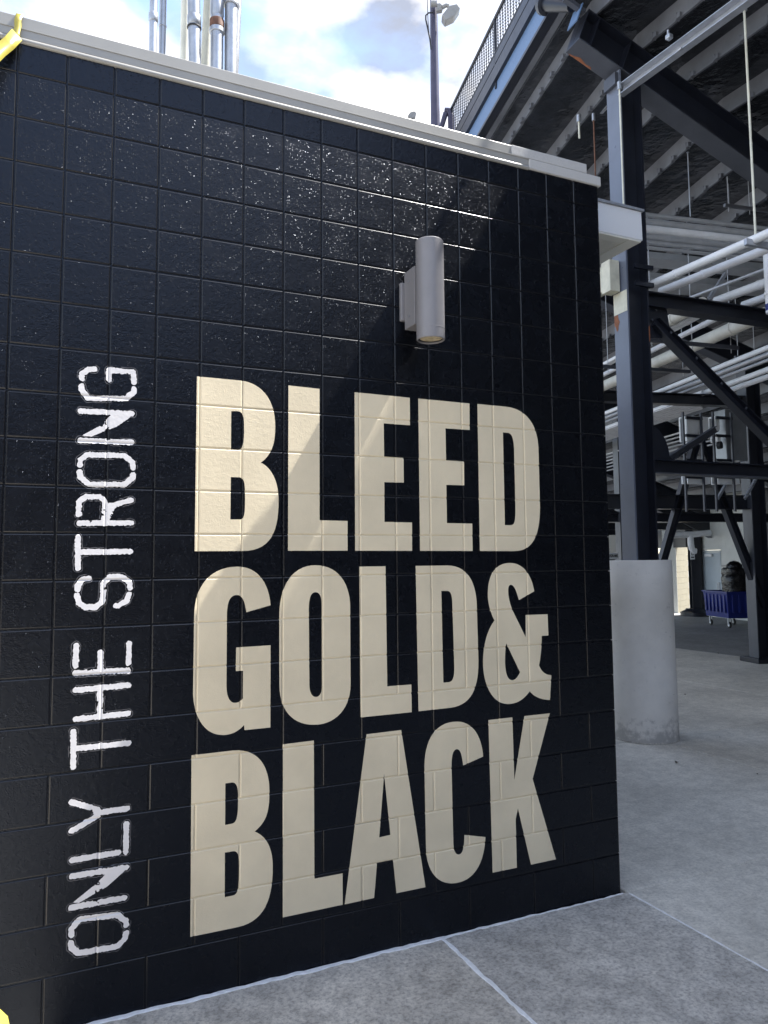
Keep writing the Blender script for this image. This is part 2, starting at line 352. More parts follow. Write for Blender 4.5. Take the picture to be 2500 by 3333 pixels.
# ------------------------------------------------------------------ the painted block wall
BK = 0.2032; Z0 = 4.2856; XR = 3.243
GH = 0.0020                                # half joint
RINGS = [(0.0, 0.0046), (0.0012, 0.0024), (0.0026, 0.00122), (0.0043, 0.00042), (0.0059, 0.0)]     # rounded arris: inset, depth
DP = RINGS[0][1]; BV = RINGS[-1][0]       # half joint, bevel width, joint depth
def rowz(r): return Z0-r*BK
def joints(r):       # vertical joints (column numbers) in course r
    if r < 15: return list(range(-1, 16))
    return [c for c in range(-2, 16) if (c % 2 == 0) == (r % 2 == 1)]
wall = thing('block_wall', 'black glossy painted concrete block wall carrying large gold and white lettering', 'wall', (1.6, 0, 0))
mort = MB(); mort.box((-6, DP, -0.02), (XR-0.012, 0.19, 4.26)); mort.build('mortar', 'black_paint', wall)
def block_mesh(wd, ht, name, rgt=False):
    m = MB(); x0, x1, z0, z1 = GH, wd-GH, GH, ht-GH
    if rgt: x1 = wd
    k_ = 1.8 if rgt else 1.0
    m.v = [(x0, .06, z0), (x1, .06, z0), (x1, .06, z1), (x0, .06, z1)]
    for (w_, d_) in RINGS: m.v += [(x0+w_, d_, z0+w_), (x1-w_*k_, d_, z0+w_), (x1-w_*k_, d_, z1-w_), (x0+w_, d_, z1-w_)]
    for q in range(len(RINGS)):
        for k in range(4): k2 = (k+1) % 4; m.f.append((q*4+k, q*4+k2, q*4+4+k2, q*4+4+k))
    n_ = 4*len(RINGS); m.f.append((n_, n_+1, n_+2, n_+3)); me = m.mesh(name); me.materials.append(MATS['black_paint']); me.materials.append(MATS['joint_paint'])
    for pl_ in me.polygons: pl_.material_index = 0 if pl_.normal.y < -.999 else 1
    return me
BM = {}
def block_at(x, z, wd, ht, rgt=False):
    k = (round(wd, 4), round(ht, 4), rgt)
    if k not in BM: BM[k] = block_mesh(wd, ht, 'block', rgt)
    o = bpy.data.objects.new('block', BM[k]); col.objects.link(o); o.location = (x+random.uniform(-.0006, .0006), random.uniform(0, .0004), z+random.uniform(-.0006, .0006)); o.parent = wall
    o.matrix_parent_inverse = Matrix.Translation(-wall.location)
for r in range(0, 21):
    js = joints(r); zb = rowz(r+1); ht = BK
    if r == 20: zb -= 0.03; ht += 0.03
    for i, c in enumerate(js):
        last = i == len(js)-1
        x0 = c*BK; x1 = XR if last else js[i+1]*BK
        if x1 < -0.35: continue
        block_at(x0, zb, x1-x0, ht, last)
ext = MB()      # the run of the same wall beyond the picture
for r in range(0, 21):
    xe = joints(r)[0]*BK
    if r >= 15 and xe+2*BK < -0.35: xe += 2*BK
    x = xe; stp = BK if r < 15 else 2*BK
    while x > -5.5:
        ext.box((x-stp+GH, 0, rowz(r+1)+GH), (x-GH, .06, rowz(r)-GH)); x -= stp
e_ = ext.build('further_blocks', 'black_paint', wall); e_['kind'] = 'stuff'
# wall core, side wall and roof of the small building behind it
core = thing('block_building', 'low flat-roofed block building standing behind the painted wall', 'building', (0.5, 4, 0))
m = MB(); m.box((-6, 0.195, -0.02), (XR-.003, 7.4, 4.12)); m.build('wall', 'block_white', core)
m = MB(); m.box((-6, 0.05, 4.122), (XR-.05, 7.4, 4.20)); m.build('roof', 'roof_membrane', core)

# coping: metal fascia with rolled drip lip
cop = thing('coping', 'pale grey metal coping with rolled lip capping the painted wall', 'coping', (1.6, -.03, 4.2))
def yz_extrude(prof, x0, x1, name, m, parent, smooth=False, bevel=0):
    mb = MB(); mb.prism([(x0, y, z) for (y, z) in prof], (x1-x0, 0, 0)); return mb.build(name, m, parent, smooth, bevel)
yz_extrude([(-.006, 4.286), (-.006, 4.343), (.10, 4.353), (.10, 4.286)], -6, 3.148, 'upper_fascia', 'coping_metal', cop, bevel=.003)
yz_extrude([(-.007, 4.2445), (-.007, 4.2845), (.10, 4.2845), (.10, 4.2445)], -6, 2.72, 'lower_fascia', 'coping_metal', cop, bevel=.002)
yz_extrude([(-.0105, 4.2828), (-.0105, 4.2878), (-.004, 4.2878), (-.004, 4.2828)], -6, 2.72, 'seam_bead', 'coping_metal', cop)
lip = [(-.004-.0095*math.cos(t), 4.2315+.0125*math.sin(t)) for t in np.linspace(-math.pi/2, math.pi/2, 9)]
yz_extrude(lip+[(.03, 4.244), (.03, 4.219)], -6, 2.72, 'drip_lip', 'coping_metal', cop, smooth=True)
yz_extrude([(-.013, 4.224), (-.013, 4.2855), (.10, 4.2855), (.10, 4.224)], 2.721, 3.258, 'end_block', 'cast_stone', cop, bevel=.006)
yz_extrude([(-.010, 4.2865), (-.010, 4.347), (.10, 4.357), (.10, 4.2865)], 2.60, 3.153, 'end_cap', 'cast_stone', cop, bevel=.005)

# ------------------------------------------------------------------ painted lettering (follows the joints of the blocks)
def dep(x, z):
    r = int(math.floor((Z0-z)/BK)); best = 1.0
    fz = (Z0-z)/BK; best = abs(fz-round(fz))*BK
    if 0 <= r <= 20:
        for c in joints(r):
            best = min(best, abs(x-c*BK))
    if best <= GH: return DP
    if best >= GH+BV: return 0.0
    for (w0_, d0_), (w1_, d1_) in zip(RINGS[:-1], RINGS[1:]):
        if best <= GH+w1_: return d0_+(d1_-d0_)*(best-GH-w0_)/(w1_-w0_)
    return 0.0
OFFP = 0.0009
def path(d, ox, oy, sc):
    """svg-like path in crop pixels -> list of contours in wall x,z"""
    out = []; cur = None; tk = d.replace(',', ' ').split(); i = 0; cmd = None
    def pt():
        nonlocal i
        p = onY(ox+float(tk[i])/sc, oy+float(tk[i+1])/sc); i += 2; return np.array([p[0], p[2]])
    while i < len(tk):
        if tk[i] in 'MLCZ': cmd = tk[i]; i += 1
        if cmd == 'Z': out.append(cur); cur = None; continue
        if cmd == 'M': cur = [pt()]; cmd = 'L'
        elif cmd == 'L': cur.append(pt())
        elif cmd == 'C':
            p0 = cur[-1]; p1 = pt(); p2 = pt(); p3 = pt()
            for t in np.linspace(0, 1, 15)[1:]: cur.append(p0*(1-t)**3+3*p1*t*(1-t)**2+3*p2*t*t*(1-t)+p3*t**3)
    return out
def paint_letter(d, crop, label):
    cs = path(d, *crop)
    cu = bpy.data.curves.new('tmp', 'CURVE'); cu.dimensions = '2D'; cu.fill_mode = 'BOTH'
    for c in cs:
        if np.linalg.norm(c[0]-c[-1]) < 1e-5: c = c[:-1]
        sp = cu.splines.new('POLY'); sp.points.add(len(c)-1); sp.use_cyclic_u = True
        for k, p in enumerate(c): sp.points[k].co = (p[0], p[1], 0, 1)
    ob = bpy.data.objects.new('tmp', cu); col.objects.link(ob)
    dg = bpy.context.evaluated_depsgraph_get(); me0 = ob.evaluated_get(dg).to_mesh()
    bm = bmesh.new(); bm.from_mesh(me0); bpy.data.objects.remove(ob); bpy.data.curves.remove(cu)
    bmesh.ops.remove_doubles(bm, verts=bm.verts, dist=1e-5)
    xs = [v.co.x for v in bm.verts]; zs = [v.co.y for v in bm.verts]
    cuts = []
    for c in range(-1, 17):
        for o in [-GH-w_ for w_, d_ in RINGS]+[GH+w_ for w_, d_ in RINGS]:
            x = c*BK+o
            if min(xs) < x < max(xs): cuts.append(((x, 0, 0), (1, 0, 0)))
    for r in range(0, 22):
        for o in [-GH-w_ for w_, d_ in RINGS]+[GH+w_ for w_, d_ in RINGS]:
            z = rowz(r)+o
            if min(zs) < z < max(zs): cuts.append(((0, z, 0), (0, 1, 0)))
    for co, no in cuts:
        bmesh.ops.bisect_plane(bm, geom=bm.verts[:]+bm.edges[:]+bm.faces[:], plane_co=co, plane_no=no, dist=1e-6)
    for f in bm.faces: pass
    for v in bm.verts:
        x, z = v.co.x, v.co.y; v.co = (x, dep(x, z)-OFFP, z)
    bmesh.ops.recalc_face_normals(bm, faces=bm.faces)
    for f in bm.faces:
        if f.normal.y > 0: f.normal_flip()
    me = bpy.data.meshes.new('letter'); bm.to_mesh(me); bm.free()
    o = put('letter', me, 'gold_paint', wall); o['label'] = label; return o
A_ = (620, 1200, 2.6758); B_ = (1140, 1240, 2.5136); C_ = (600, 1800, 2.765); D_ = (1140, 1800, 2.4397); E_ = (590, 2340, 2.5523); F_ = (1200, 2280, 2.5922)
LET = [
 ("M 56,67 L 430,103 C 600,118 738,250 738,500 C 738,640 715,745 612,818 C 700,860 767,970 767,1150 C 767,1420 700,1588 450,1588 L 36,1590 Z M 355,370 L 400,370 C 455,372 467,400 467,510 C 467,650 460,708 410,707 L 352,706 Z M 351,944 L 420,946 C 465,948 475,980 475,1110 C 475,1270 470,1313 430,1313 L 347,1313 Z", A_, 'gold letter B opening the word BLEED'),
 ("M 853,146 L 1124,176 L 1124,1320 L 1368,1326 L 1368,1585 L 849,1586 Z", A_, 'gold letter L in the word BLEED'),
 ("M 35,92 L 487,137 L 489,363 L 274,347 L 277,618 L 436,629 L 438,832 L 279,828 L 280,1153 L 505,1158 L 506,1390 L 40,1389 Z", B_, 'first gold letter E in the word BLEED'),
 ("M 556,144 L 975,184 L 977,401 L 779,388 L 784,648 L 931,658 L 933,854 L 786,850 L 791,1163 L 998,1167 L 1001,1391 L 571,1390 Z", B_, 'second gold letter E in the word BLEED'),
 ("M 1040,188 L 1270,210 C 1440,225 1535,360 1540,560 L 1552,1020 C 1553,1260 1500,1392 1340,1392 L 1060,1391 Z M 1249,421 L 1285,424 C 1320,426 1335,460 1340,560 L 1351,1040 C 1351,1150 1345,1180 1310,1180 L 1265,1179 Z", B_, 'gold letter D closing the word BLEED'),
 ("M 776,470 L 558,533 C 545,440 525,378 475,378 C 410,378 385,440 383,560 L 379,1190 C 379,1290 405,1348 455,1348 C 490,1348 510,1330 527,1307 L 528,1060 L 463,1063 L 466,850 L 776,830 L 774,1570 L 541,1594 L 537,1548 C 490,1600 430,1638 345,1638 C 160,1638 78,1440 78,1250 L 88,560 C 92,300 230,123 480,123 C 680,123 765,300 776,470 Z", C_, 'gold letter G opening the word GOLD'),
 ("M 1180,110 C 1390,110 1490,280 1492,480 L 1496,1180 C 1496,1400 1360,1546 1165,1546 C 960,1546 857,1400 855,1190 L 854,560 C 858,280 980,110 1180,110 Z M 1182,353 C 1225,353 1237,410 1237,480 L 1241,1180 C 1241,1250 1220,1295 1185,1295 C 1140,1295 1125,1240 1125,1170 L 1120,500 C 1122,400 1140,353 1182,353 Z", C_, 'gold letter O in the word GOLD'),
 ("M 72,108 L 280,105 L 294,1058 L 485,1044 L 488,1264 L 85,1305 Z", D_, 'gold letter L in the word GOLD'),
 ("M 519,102 L 770,99 C 930,99 1000,230 1005,420 L 1018,860 C 1018,1080 960,1205 800,1228 L 542,1257 Z M 723,301 L 770,301 C 800,301 810,340 811,420 L 826,900 C 826,990 815,1022 780,1026 L 739,1029 Z", D_, 'gold letter D closing the word GOLD'),
 ("M 1461,304 L 1339,374 C 1320,310 1305,253 1275,253 C 1258,253 1253,275 1254,300 C 1256,380 1280,440 1310,500 L 1393,668 L 1392,492 L 1567,486 L 1573,655 L 1520,658 C 1520,740 1512,830 1499,892 C 1520,945 1550,968 1597,970 L 1586,1167 C 1510,1165 1460,1140 1425,1098 C 1380,1160 1330,1198 1250,1199 C 1120,1199 1052,1030 1054,860 C 1057,720 1090,610 1145,535 C 1110,470 1090,390 1092,310 C 1096,160 1160,79 1268,79 C 1380,79 1440,180 1461,304 Z M 1238,717 L 1348,946 C 1330,985 1310,1010 1285,1010 C 1245,1010 1230,940 1229,860 C 1229,800 1232,760 1238,717 Z", D_, 'gold ampersand after the word GOLD'),
 ("M 85,302 L 430,262 C 640,245 733,390 732,600 C 732,770 710,850 610,935 C 720,980 760,1090 760,1230 C 760,1500 690,1680 470,1729 L 75,1811 Z M 366,536 L 420,528 C 460,525 472,570 472,640 C 472,800 465,862 420,870 L 364,881 Z M 362,1110 L 430,1099 C 470,1095 482,1130 482,1220 C 482,1400 475,1455 430,1466 L 361,1481 Z", E_, 'gold letter B opening the word BLACK'),
 ("M 844,211 L 1101,179 L 1106,1327 L 1340,1282 L 1341,1543 L 844,1649 Z", E_, 'gold letter L in the word BLACK'),
 ("M -18,285 L 274,249 L 479,1575 L 234,1626 L 205,1346 L 70,1373 L 46,1666 L -203,1720 Z M 130,617 L 183,1133 L 89,1155 Z", F_, 'gold letter A in the word BLACK'),
 ("M 966,473 L 797,548 C 785,460 775,411 745,411 C 710,411 698,470 699,560 L 714,1200 C 716,1265 730,1299 758,1299 C 795,1297 805,1240 808,1134 L 985,1152 C 975,1400 870,1540 700,1543 C 550,1543 485,1400 483,1240 L 470,560 C 470,320 570,178 745,178 C 890,178 955,320 966,473 Z", F_, 'gold letter C in the word BLACK'),
 ("M 1010,165 L 1212,142 L 1229,668 L 1314,131 L 1528,108 L 1383,662 L 1580,1340 L 1369,1385 L 1259,910 L 1240,1000 L 1250,1411 L 1045,1453 Z", F_, 'gold letter K closing the word BLACK'),
]
for d, c, l in LET: paint_letter(d, c, l)

# small white distressed letters, built from worn brush strokes
W1 = (180, 1150, 4.0233); W2 = (180, 1700, 2.7667); W3 = (180, 2450, 2.95)
def wp(crop, p): q = onY(crop[0]+p[0]/crop[2], crop[1]+p[1]/crop[2]); return np.array([q[0], q[2]])
rng = np.random.RandomState(3)
def vnoise(shape_xz, freq, seed):
    """smooth value noise on given coordinates"""
    X, Z = shape_xz; rs = np.random.RandomState(seed); T = rs.rand(64, 64)
    x = X*freq; z = Z*freq; xi = np.floor(x).astype(int); zi = np.floor(z).astype(int); fx = x-xi; fz = z-zi
    fx = fx*fx*(3-2*fx); fz = fz*fz*(3-2*fz)
    g = lambda a, b: T[a % 64, b % 64]
    return (g(xi, zi)*(1-fx)+g(xi+1, zi)*fx)*(1-fz)+(g(xi, zi+1)*(1-fx)+g(xi+1, zi+1)*fx)*fz
def inpoly(X, Z, P):
    c = np.zeros(X.shape, bool); n = len(P)
    for i in range(n):
        x0, z0 = P[i]; x1, z1 = P[(i+1) % n]
        k = ((z0 > Z) != (z1 > Z)) & (X < (x1-x0)*(Z-z0)/(z1-z0+1e-12)+x0); c ^= k
    return c
def field_mesh(X, Z, F, off):
    """marching squares (polygons where F<0) as mesh data"""
    nx, nz = X.shape; V = []; Fc = []; idx = {}
    def vert(key, p):
        if key not in idx: idx[key] = len(V); V.append((p[0], dep(p[0], p[1])-off, p[1]))
        return idx[key]
    def cross(i0, j0, i1, j1):
        a, b = F[i0, j0], F[i1, j1]; t = a/(a-b)
        k = (min((i0, j0), (i1, j1)), max((i0, j0), (i1, j1)))
        return vert(k, (X[i0, j0]+(X[i1, j1]-X[i0, j0])*t, Z[i0, j0]+(Z[i1, j1]-Z[i0, j0])*t))
    I = F < 0
    act = I[:-1, :-1] | I[1:, :-1] | I[1:, 1:] | I[:-1, 1:]
    for i, j in zip(*np.nonzero(act)):
        cs = [(i, j), (i+1, j), (i+1, j+1), (i, j+1)]; poly = []
        for k in range(4):
            a, b = cs[k], cs[(k+1) % 4]
            if I[a]: poly.append(vert(a, (X[a], Z[a])))
            if I[a] != I[b]: poly.append(cross(*a, *b))
        if len(poly) >= 3: Fc.append(tuple(poly))
    return V, Fc
def stroke_letter(crop, strokes, label, polys=(), holes=(), r=0.0119, seed=0):
    S = [[wp(crop, p) for p in s] for s in strokes]; P = [[wp(crop, p) for p in s] for s in polys]
    H = [(wp(crop, (h[0], h[1])), np.linalg.norm(wp(crop, (h[0]+h[2], h[1]))-wp(crop, (h[0], h[1]))), h[3]) for h in holes]
    allp = np.array([p for s in S for p in s]+[p for s in P for p in s]); lo = allp.min(0)-.035; hi = allp.max(0)+.035
    st = 0.0022
    xs = np.arange(lo[0], hi[0], st); zs = np.arange(lo[1], hi[1], st); X, Z = np.meshgrid(xs, zs, indexing='ij')
    Fd = np.full(X.shape, 1.0)
    for s in S:
        for a, b in zip(s[:-1], s[1:]):
            ab = b-a; t = np.clip(((X-a[0])*ab[0]+(Z-a[1])*ab[1])/(ab@ab+1e-12), 0, 1)
            Fd = np.minimum(Fd, np.hypot(X-a[0]-t*ab[0], Z-a[1]-t*ab[1])-r)
    for p in P:
        ins = inpoly(X, Z, p); Fd = np.where(ins, np.minimum(Fd, -.004), Fd)
    halo = np.abs(Fd+vnoise((X+9, Z), 90, seed+5)*.004-.0085)-.0013
    # worn edges and flaked patches
    Fd = Fd+(vnoise((X+9, Z), 170, seed)-.5)*.0045+(vnoise((X+9, Z), 60, seed+1)-.5)*.003
    for (c, rad, dens) in H:
        k = np.clip(1.35-np.hypot(X-c[0], Z-c[1])/rad, 0, 1); n = vnoise((X+9, Z), 130, seed+2)*.6+vnoise((X+9, Z), 260, seed+3)*.4
        Fd = np.where((k > 0), np.maximum(Fd, (dens*k**.5-n)*.02), Fd)
    V, Fc = field_mesh(X, Z, Fd, OFFP)
    me = bpy.data.meshes.new('letter'); me.from_pydata(V, [], Fc); me.update()
    bm = bmesh.new(); bm.from_mesh(me)
    bmesh.ops.recalc_face_normals(bm, faces=bm.faces)
    for f in bm.faces:
        if f.normal.y > 0: f.normal_flip()
    bm.to_mesh(me); bm.free()
    o = put('letter', me, 'white_paint', wall); o['label'] = label
    halo = np.maximum(halo, (vnoise((X+9, Z), 25, seed+7)-.62)*.02)
    V, Fc = field_mesh(X, Z, halo, OFFP*.6)
    me = bpy.data.meshes.new('paint_ridge'); me.from_pydata(V, [], Fc); me.update(); h = put('paint_ridge', me, 'halo_paint', o)
    h.matrix_parent_inverse = (o.matrix_parent_inverse @ Matrix.Translation(wall.location)).inverted() if False else Matrix.Identity(4)
    return o
SL = [
 (W3, [[(155, 1750), (155, 1690), (230, 1600), (590, 1555), (680, 1620), (680, 1655)], [(150, 1825), (155, 1870), (220, 1925), (590, 1860), (670, 1785), (680, 1730)]], 'white worn letter O opening the word ONLY', [], []),
 (W3, [[(158, 1187), (680, 1102)], [(152, 1488), (662, 1393)]], 'white worn letter N in the word ONLY', [[(530, 1125), (700, 1092), (650, 1150), (500, 1285), (230, 1440), (165, 1440), (350, 1290)]], [(385, 1225, 50, .7), (420, 1372, 60, .7)]),
 (W3, [[(682, 685), (677, 950)], [(162, 1032), (605, 957)]], 'white worn letter L in the word ONLY', [], []),
 (W3, [[(160, 475), (410, 550)], [(157, 750), (410, 605)], [(400, 580), (690, 533)]], 'white worn letter Y closing the word ONLY', [[(360, 540), (450, 550), (430, 610), (370, 640)]], [(345, 578, 28, .8)]),
 (W2, [[(165, 1885), (160, 2205)], [(195, 2037), (658, 1988)]], 'white worn letter T opening the word THE', [], []),
 (W2, [[(182, 1512), (657, 1466)], [(182, 1775), (657, 1720)], [(405, 1500), (402, 1740)]], 'white worn letter H in the word THE', [], [(360, 1640, 30, .7), (450, 1660, 30, .7)]),
 (W2, [[(187, 1112), (182, 1290)], [(408, 1172), (405, 1330)], [(665, 1090), (658, 1265)], [(182, 1358), (655, 1332)]], 'white worn letter E closing the word THE', [], [(300, 1300, 45, .6), (470, 1300, 30, .6)]),
 (W2, [[(300, 503), (245, 512), (203, 570), (200, 605)], [(195, 660), (212, 725), (270, 765), (365, 762), (425, 712), (432, 640), (432, 550), (490, 492), (600, 490), (668, 540), (672, 590)], [(665, 650), (640, 708), (570, 750), (545, 750)]], 'white worn letter S opening the word STRONG', [], [(465, 590, 30, .6)]),
 (W2, [[(203, 132), (203, 412)], [(230, 270), (680, 262)]], 'white worn letter T in the word STRONG', [], []),
 (W1, [[(310, 2110), (310, 1940), (400, 1878), (580, 1878), (650, 1930), (640, 2190)], [(690, 2010), (990, 1922)], [(312, 2222), (1000, 2222)]], 'white worn letter R in the word STRONG', [[(630, 1960), (820, 1960), (780, 2070), (690, 2210), (630, 2210)]], [(500, 2060, 140, .62), (795, 2115, 75, .75)]),
 (W1, [[(325, 1465), (330, 1390), (430, 1325), (900, 1340), (1010, 1420), (1018, 1495)], [(318, 1552), (330, 1625), (440, 1717), (910, 1717), (1008, 1635), (1018, 1592)]], 'white worn letter O in the word STRONG', [], []),
 (W1, [[(332, 757), (1005, 792)], [(322, 1138), (998, 1168)]], 'white worn letter N in the word STRONG', [[(770, 770), (1015, 800), (950, 862), (800, 965), (480, 1088), (340, 1080), (570, 955)]], [(610, 890, 70, .7), (700, 1055, 80, .7)]),
 (W1, [[(515, 205), (430, 208), (345, 275), (347, 330)], [(345, 425), (347, 480), (430, 590), (930, 592), (1028, 505), (1032, 468)], [(703, 345), (703, 222), (1020, 245), (1030, 380)]], 'white worn letter G closing the word STRONG', [], [(900, 300, 60, .6)]),
]
for i, (c, s, l, p, h) in enumerate(SL): stroke_letter(c, s, l, p, h, seed=i*11)

# ------------------------------------------------------------------ wall lamp
lmp = thing('wall_lamp', 'grey cylinder up and down lamp bracketed to the black block wall', 'lamp', (1.945, 0, 3.3))
m = MB(); m.box((1.862, -.022, 3.192), (2.03, .004, 3.402)); m.build('back_plate', 'lamp_grey', lmp, bevel=.006)
m = MB(); m.box((1.882, -.14, 3.142), (2.008, -.0222, 3.452)); m.build('bracket', 'lamp_grey', lmp, bevel=.003)
cyl = MB(); cyl.lathe([(.0, 3.53), (.066, 3.53), (.066, 3.566), (.069, 3.57), (.073, 3.566), (.073, 3.050), (.069, 3.046), (.065, 3.048), (.0645, 3.062)], (1.945, -.195), 48)
cyl.build('cylinder', 'lamp_grey', lmp, smooth=True)
for z_ in (3.20, 3.39): MB().tube([(1.8815, -.075, z_), (1.8785, -.075, z_)], .005, 8).build('screw', 'galvanised', lmp)
m = MB(); m.lathe([(.0735, 3.10), (.0739, 3.101), (.0739, 3.103), (.0735, 3.104)], (1.945, -.195), 48); m.build('seam_ring', 'lamp_grey', lmp, smooth=True)
m = MB(); m.lathe([(.0645, 3.055), (.060, 3.052), (.060, 3.060)], (1.945, -.195), 40); m.build('gasket', 'dark_rubber', lmp, smooth=True)
m = MB(); m.lathe([(.0601, 3.0585), (.0, 3.0575)], (1.945, -.195), 40); m.build('lens', 'lamp_lens', lmp, smooth=True)

# ------------------------------------------------------------------ roof pipes behind the coping
def vpipe(px0, w_px, label, Y, m='galvanised', top_px=None, sleeves=(), taper=None):
    b = onY(*px0, Y); t = onY(*(top_px or (px0[0]+4, 0)), Y)
    ax = (t-b)/(t[2]-b[2]); fwd = np.dot(b-CAM, fw); rad = w_px*fwd/FPX/2
    base = b+ax*(4.19-b[2]); tp = b+ax*(7.2-b[2])
    th = thing('roof_pipe', label, 'pipe', tuple(base), 'pipes rising from the roof behind the coping')
    mb = MB(); mb.tube([base, tp], [rad*(taper or 1), rad], 20); mb.build('tube', m, th, smooth=True)
    for (py, hpx, fac, sm) in sleeves:
        c = onY(px0[0]+4*(1-py/px0[1]), py, Y); hh = hpx*fwd/FPX; c = base+ax*(c[2]-base[2])
        mb = MB(); mb.tube([c-ax*hh/2, c-ax*hh*.42, c+ax*hh*.42, c+ax*hh/2], [rad*(fac-.12), rad*fac, rad*fac, rad*(fac-.12)], 20); mb.build('coupling', sm, th, smooth=True)
    return th
vpipe((497.5, 170), 25, 'thin galvanised roof pipe with a bright split coupling', 1.0, top_px=(500.5, 0), sleeves=[(58, 30, 1.22, 'galvanised')])
vpipe((527.5, 180), 22, 'thinnest galvanised roof pipe with one clamp ring', 1.06, top_px=(531, 0), sleeves=[(86, 5, 1.2, 'galvanised')])
vpipe((634, 205), 40, 'thick galvanised roof pipe with wide lower clamp beside cream pipe', 1.0, top_px=(631, 0), sleeves=[(70, 36, 1.1, 'galvanised'), (92, 5, 1.16, 'dark_rubber')])
vpipe((705, 222), 41, 'galvanised roof pipe with a rusty brown coupling', 1.0, top_px=(707, 0), sleeves=[(80, 30, 1.16, 'rust_band'), (102, 16, 1.2, 'galvanised'), (20, 80, 1.08, 'galvanised')])
vpipe((752, 240), 43, 'thick galvanised roof pipe with a collar near its top', 1.0, top_px=(753, 0), sleeves=[(12, 20, 1.28, 'galvanised'), (-30, 80, 1.2, 'galvanised')])
vpipe((602, 195), 30, 'leaning cream roof pipe behind the clamped galvanised pipe', 1.2, 'cream_pipe', top_px=(606, 0), taper=1.15, sleeves=[(10, 4, 1.08, 'dark_rubber')])
vpipe((672, 215), 34, 'leaning cream roof pipe behind the rusty coupling', 1.2, 'cream_pipe', top_px=(682, 0), taper=1.25)
vpipe((768, 150), 24, 'dull grey roof pipe half hidden behind the collared pipe', 1.3, 'galvanised', top_px=(775, 0))

# ------------------------------------------------------------------ yellow tape
tape = thing('caution_tape', 'yellow plastic tape looped over the coping and trailing down', 'tape', (-.02, -.06, 4.3))
def tape_strip(pts, wid, name, side):
    mb = MB()
    for i, p in enumerate(pts):
        q = np.array(side if not callable(side) else side(i)); mb.v += [tuple(np.array(p)-q*wid/2), tuple(np.array(p)+q*wid/2)]
    for i in range(len(pts)-1): mb.f.append((2*i, 2*i+1, 2*i+3, 2*i+2))
    o = mb.build(name, 'tape_yellow', tape, smooth=True); md = o.modifiers.new('s', 'SOLIDIFY'); md.thickness = .0006; return o
xa = onY(62, 60, -.05)[0]
tape_strip([(xa, .05, 4.358), (xa, .0, 4.352), (xa, -.018, 4.345), (xa-.006, -.020, 4.31), (xa-.004, -.019, 4.285), (xa-.010, -.028, 4.245), (xa-.006, -.030, 4.215)], .028, 'loop', (1, .0, .15))
tape_strip([onY(56, 112, -.034), onY(30, 140, -.05), onY(0, 164, -.07), onY(-60, 225, -.15), onY(-300, 600, -.5)], .058, 'tail', (.70, 0, -.71))
c0 = CAM+ray(-24, 3350)*1.15
tape_strip([c0+np.array([-.5, .35, .55]), c0+np.array([-.22, .12, .2]), c0, c0+np.array([.06, -.12, -.22]), c0+np.array([.1, -.3, -.6])], .05, 'trailing_end', (.8, .5, .3))

# ------------------------------------------------------------------ the seating stand: decks of treads and risers
PITCH, RISE, S00, ZD = 0.645, 0.2464, 0.225, 8.15
def zt(s): return ZD-.382*s
def deck(name, label, t, a0, a1, k0, k1, clips):
    c = sa(0, (a0+a1)/2, t); th = thing(name, label, 'grandstand', (c[0], c[1], 4))
    for k in range(k0, k1):
        s = S00+PITCH*k; z = zt(s)
        def P(ss, aa, zz): q = sa(ss, aa, t); return (q[0], q[1], zz)
        m = MB(); m.v = [P(s, a0, z), P(s, a1, z), P(s, a1, z-.205), P(s, a0, z-.205), P(s+.012, a0, z), P(s+.012, a1, z), P(s+.012, a1, z-.205), P(s+.012, a0, z-.205)]
        m.f = [(0, 1, 2, 3), (4, 7, 6, 5), (0, 4, 5, 1), (3, 2, 6, 7), (0, 3, 7, 4), (1, 5, 6, 2)]
        rs = m.build('riser', 'riser_grey', th)
        zz = z-RISE; m = MB(); s2 = s+PITCH+.010; s1 = s+.014; zz -= .002
        m.v = [P(s1, a0, zz), P(s1, a1, zz), P(s2, a1, zz), P(s2, a0, zz), P(s1, a0, zz+.03), P(s1, a1, zz+.03), P(s2, a1, zz+.03), P(s2, a0, zz+.03)]
        m.f = [(0, 1, 2, 3), (4, 7, 6, 5), (0, 4, 5, 1), (3, 2, 6, 7), (0, 3, 7, 4), (1, 5, 6, 2)]
        m.build('tread', 'deck_black', th)
        m = MB()
        M = frameM((0, 0, 0), (t[0], t[1], 0))
        # seam lip between riser and tread, then the bolted clips
        m.v += [P(s-.012, a0, z-.206), P(s-.012, a1, z-.206), P(s-.012, a1, z-.232), P(s-.012, a0, z-.232), P(s+.03, a0, z-.206), P(s+.03, a1, z-.206), P(s+.03, a1, z-.232), P(s+.03, a0, z-.232)]
        m.f += [(0, 1, 2, 3), (4, 7, 6, 5), (0, 4, 5, 1), (3, 2, 6, 7), (0, 3, 7, 4), (1, 5, 6, 2)]
        m.build('seam_lip', 'riser_grey', rs)
        if clips and k < 8:
            m = MB(); a = clips[0]+.11*(k % 3)
            while a < clips[1]:
                q = sa(s, a, t); Mx = frameM((q[0], q[1], z-.225), (t[0], t[1], 0))
                m.box((-.05, -.0, -.02), (.0, .05, .035), Mx); m.box((-.004, -.0, -.03), (.012, .055, .05), Mx); a += .34
            cl = m.build('clips', 'riser_grey', rs); cl['kind'] = 'stuff'
    return th
dA = deck('seating_deck', 'dark stepped underside of the stand running off behind the painted wall', TA, 0.0, 44.0, -1, 18, (0.15, 7.0))
dB = deck('seating_deck', 'dark stepped underside of the stand bay nearer than the first raker', TB, -26.0, 0.0, -1, 18, (-3.0, -.1))
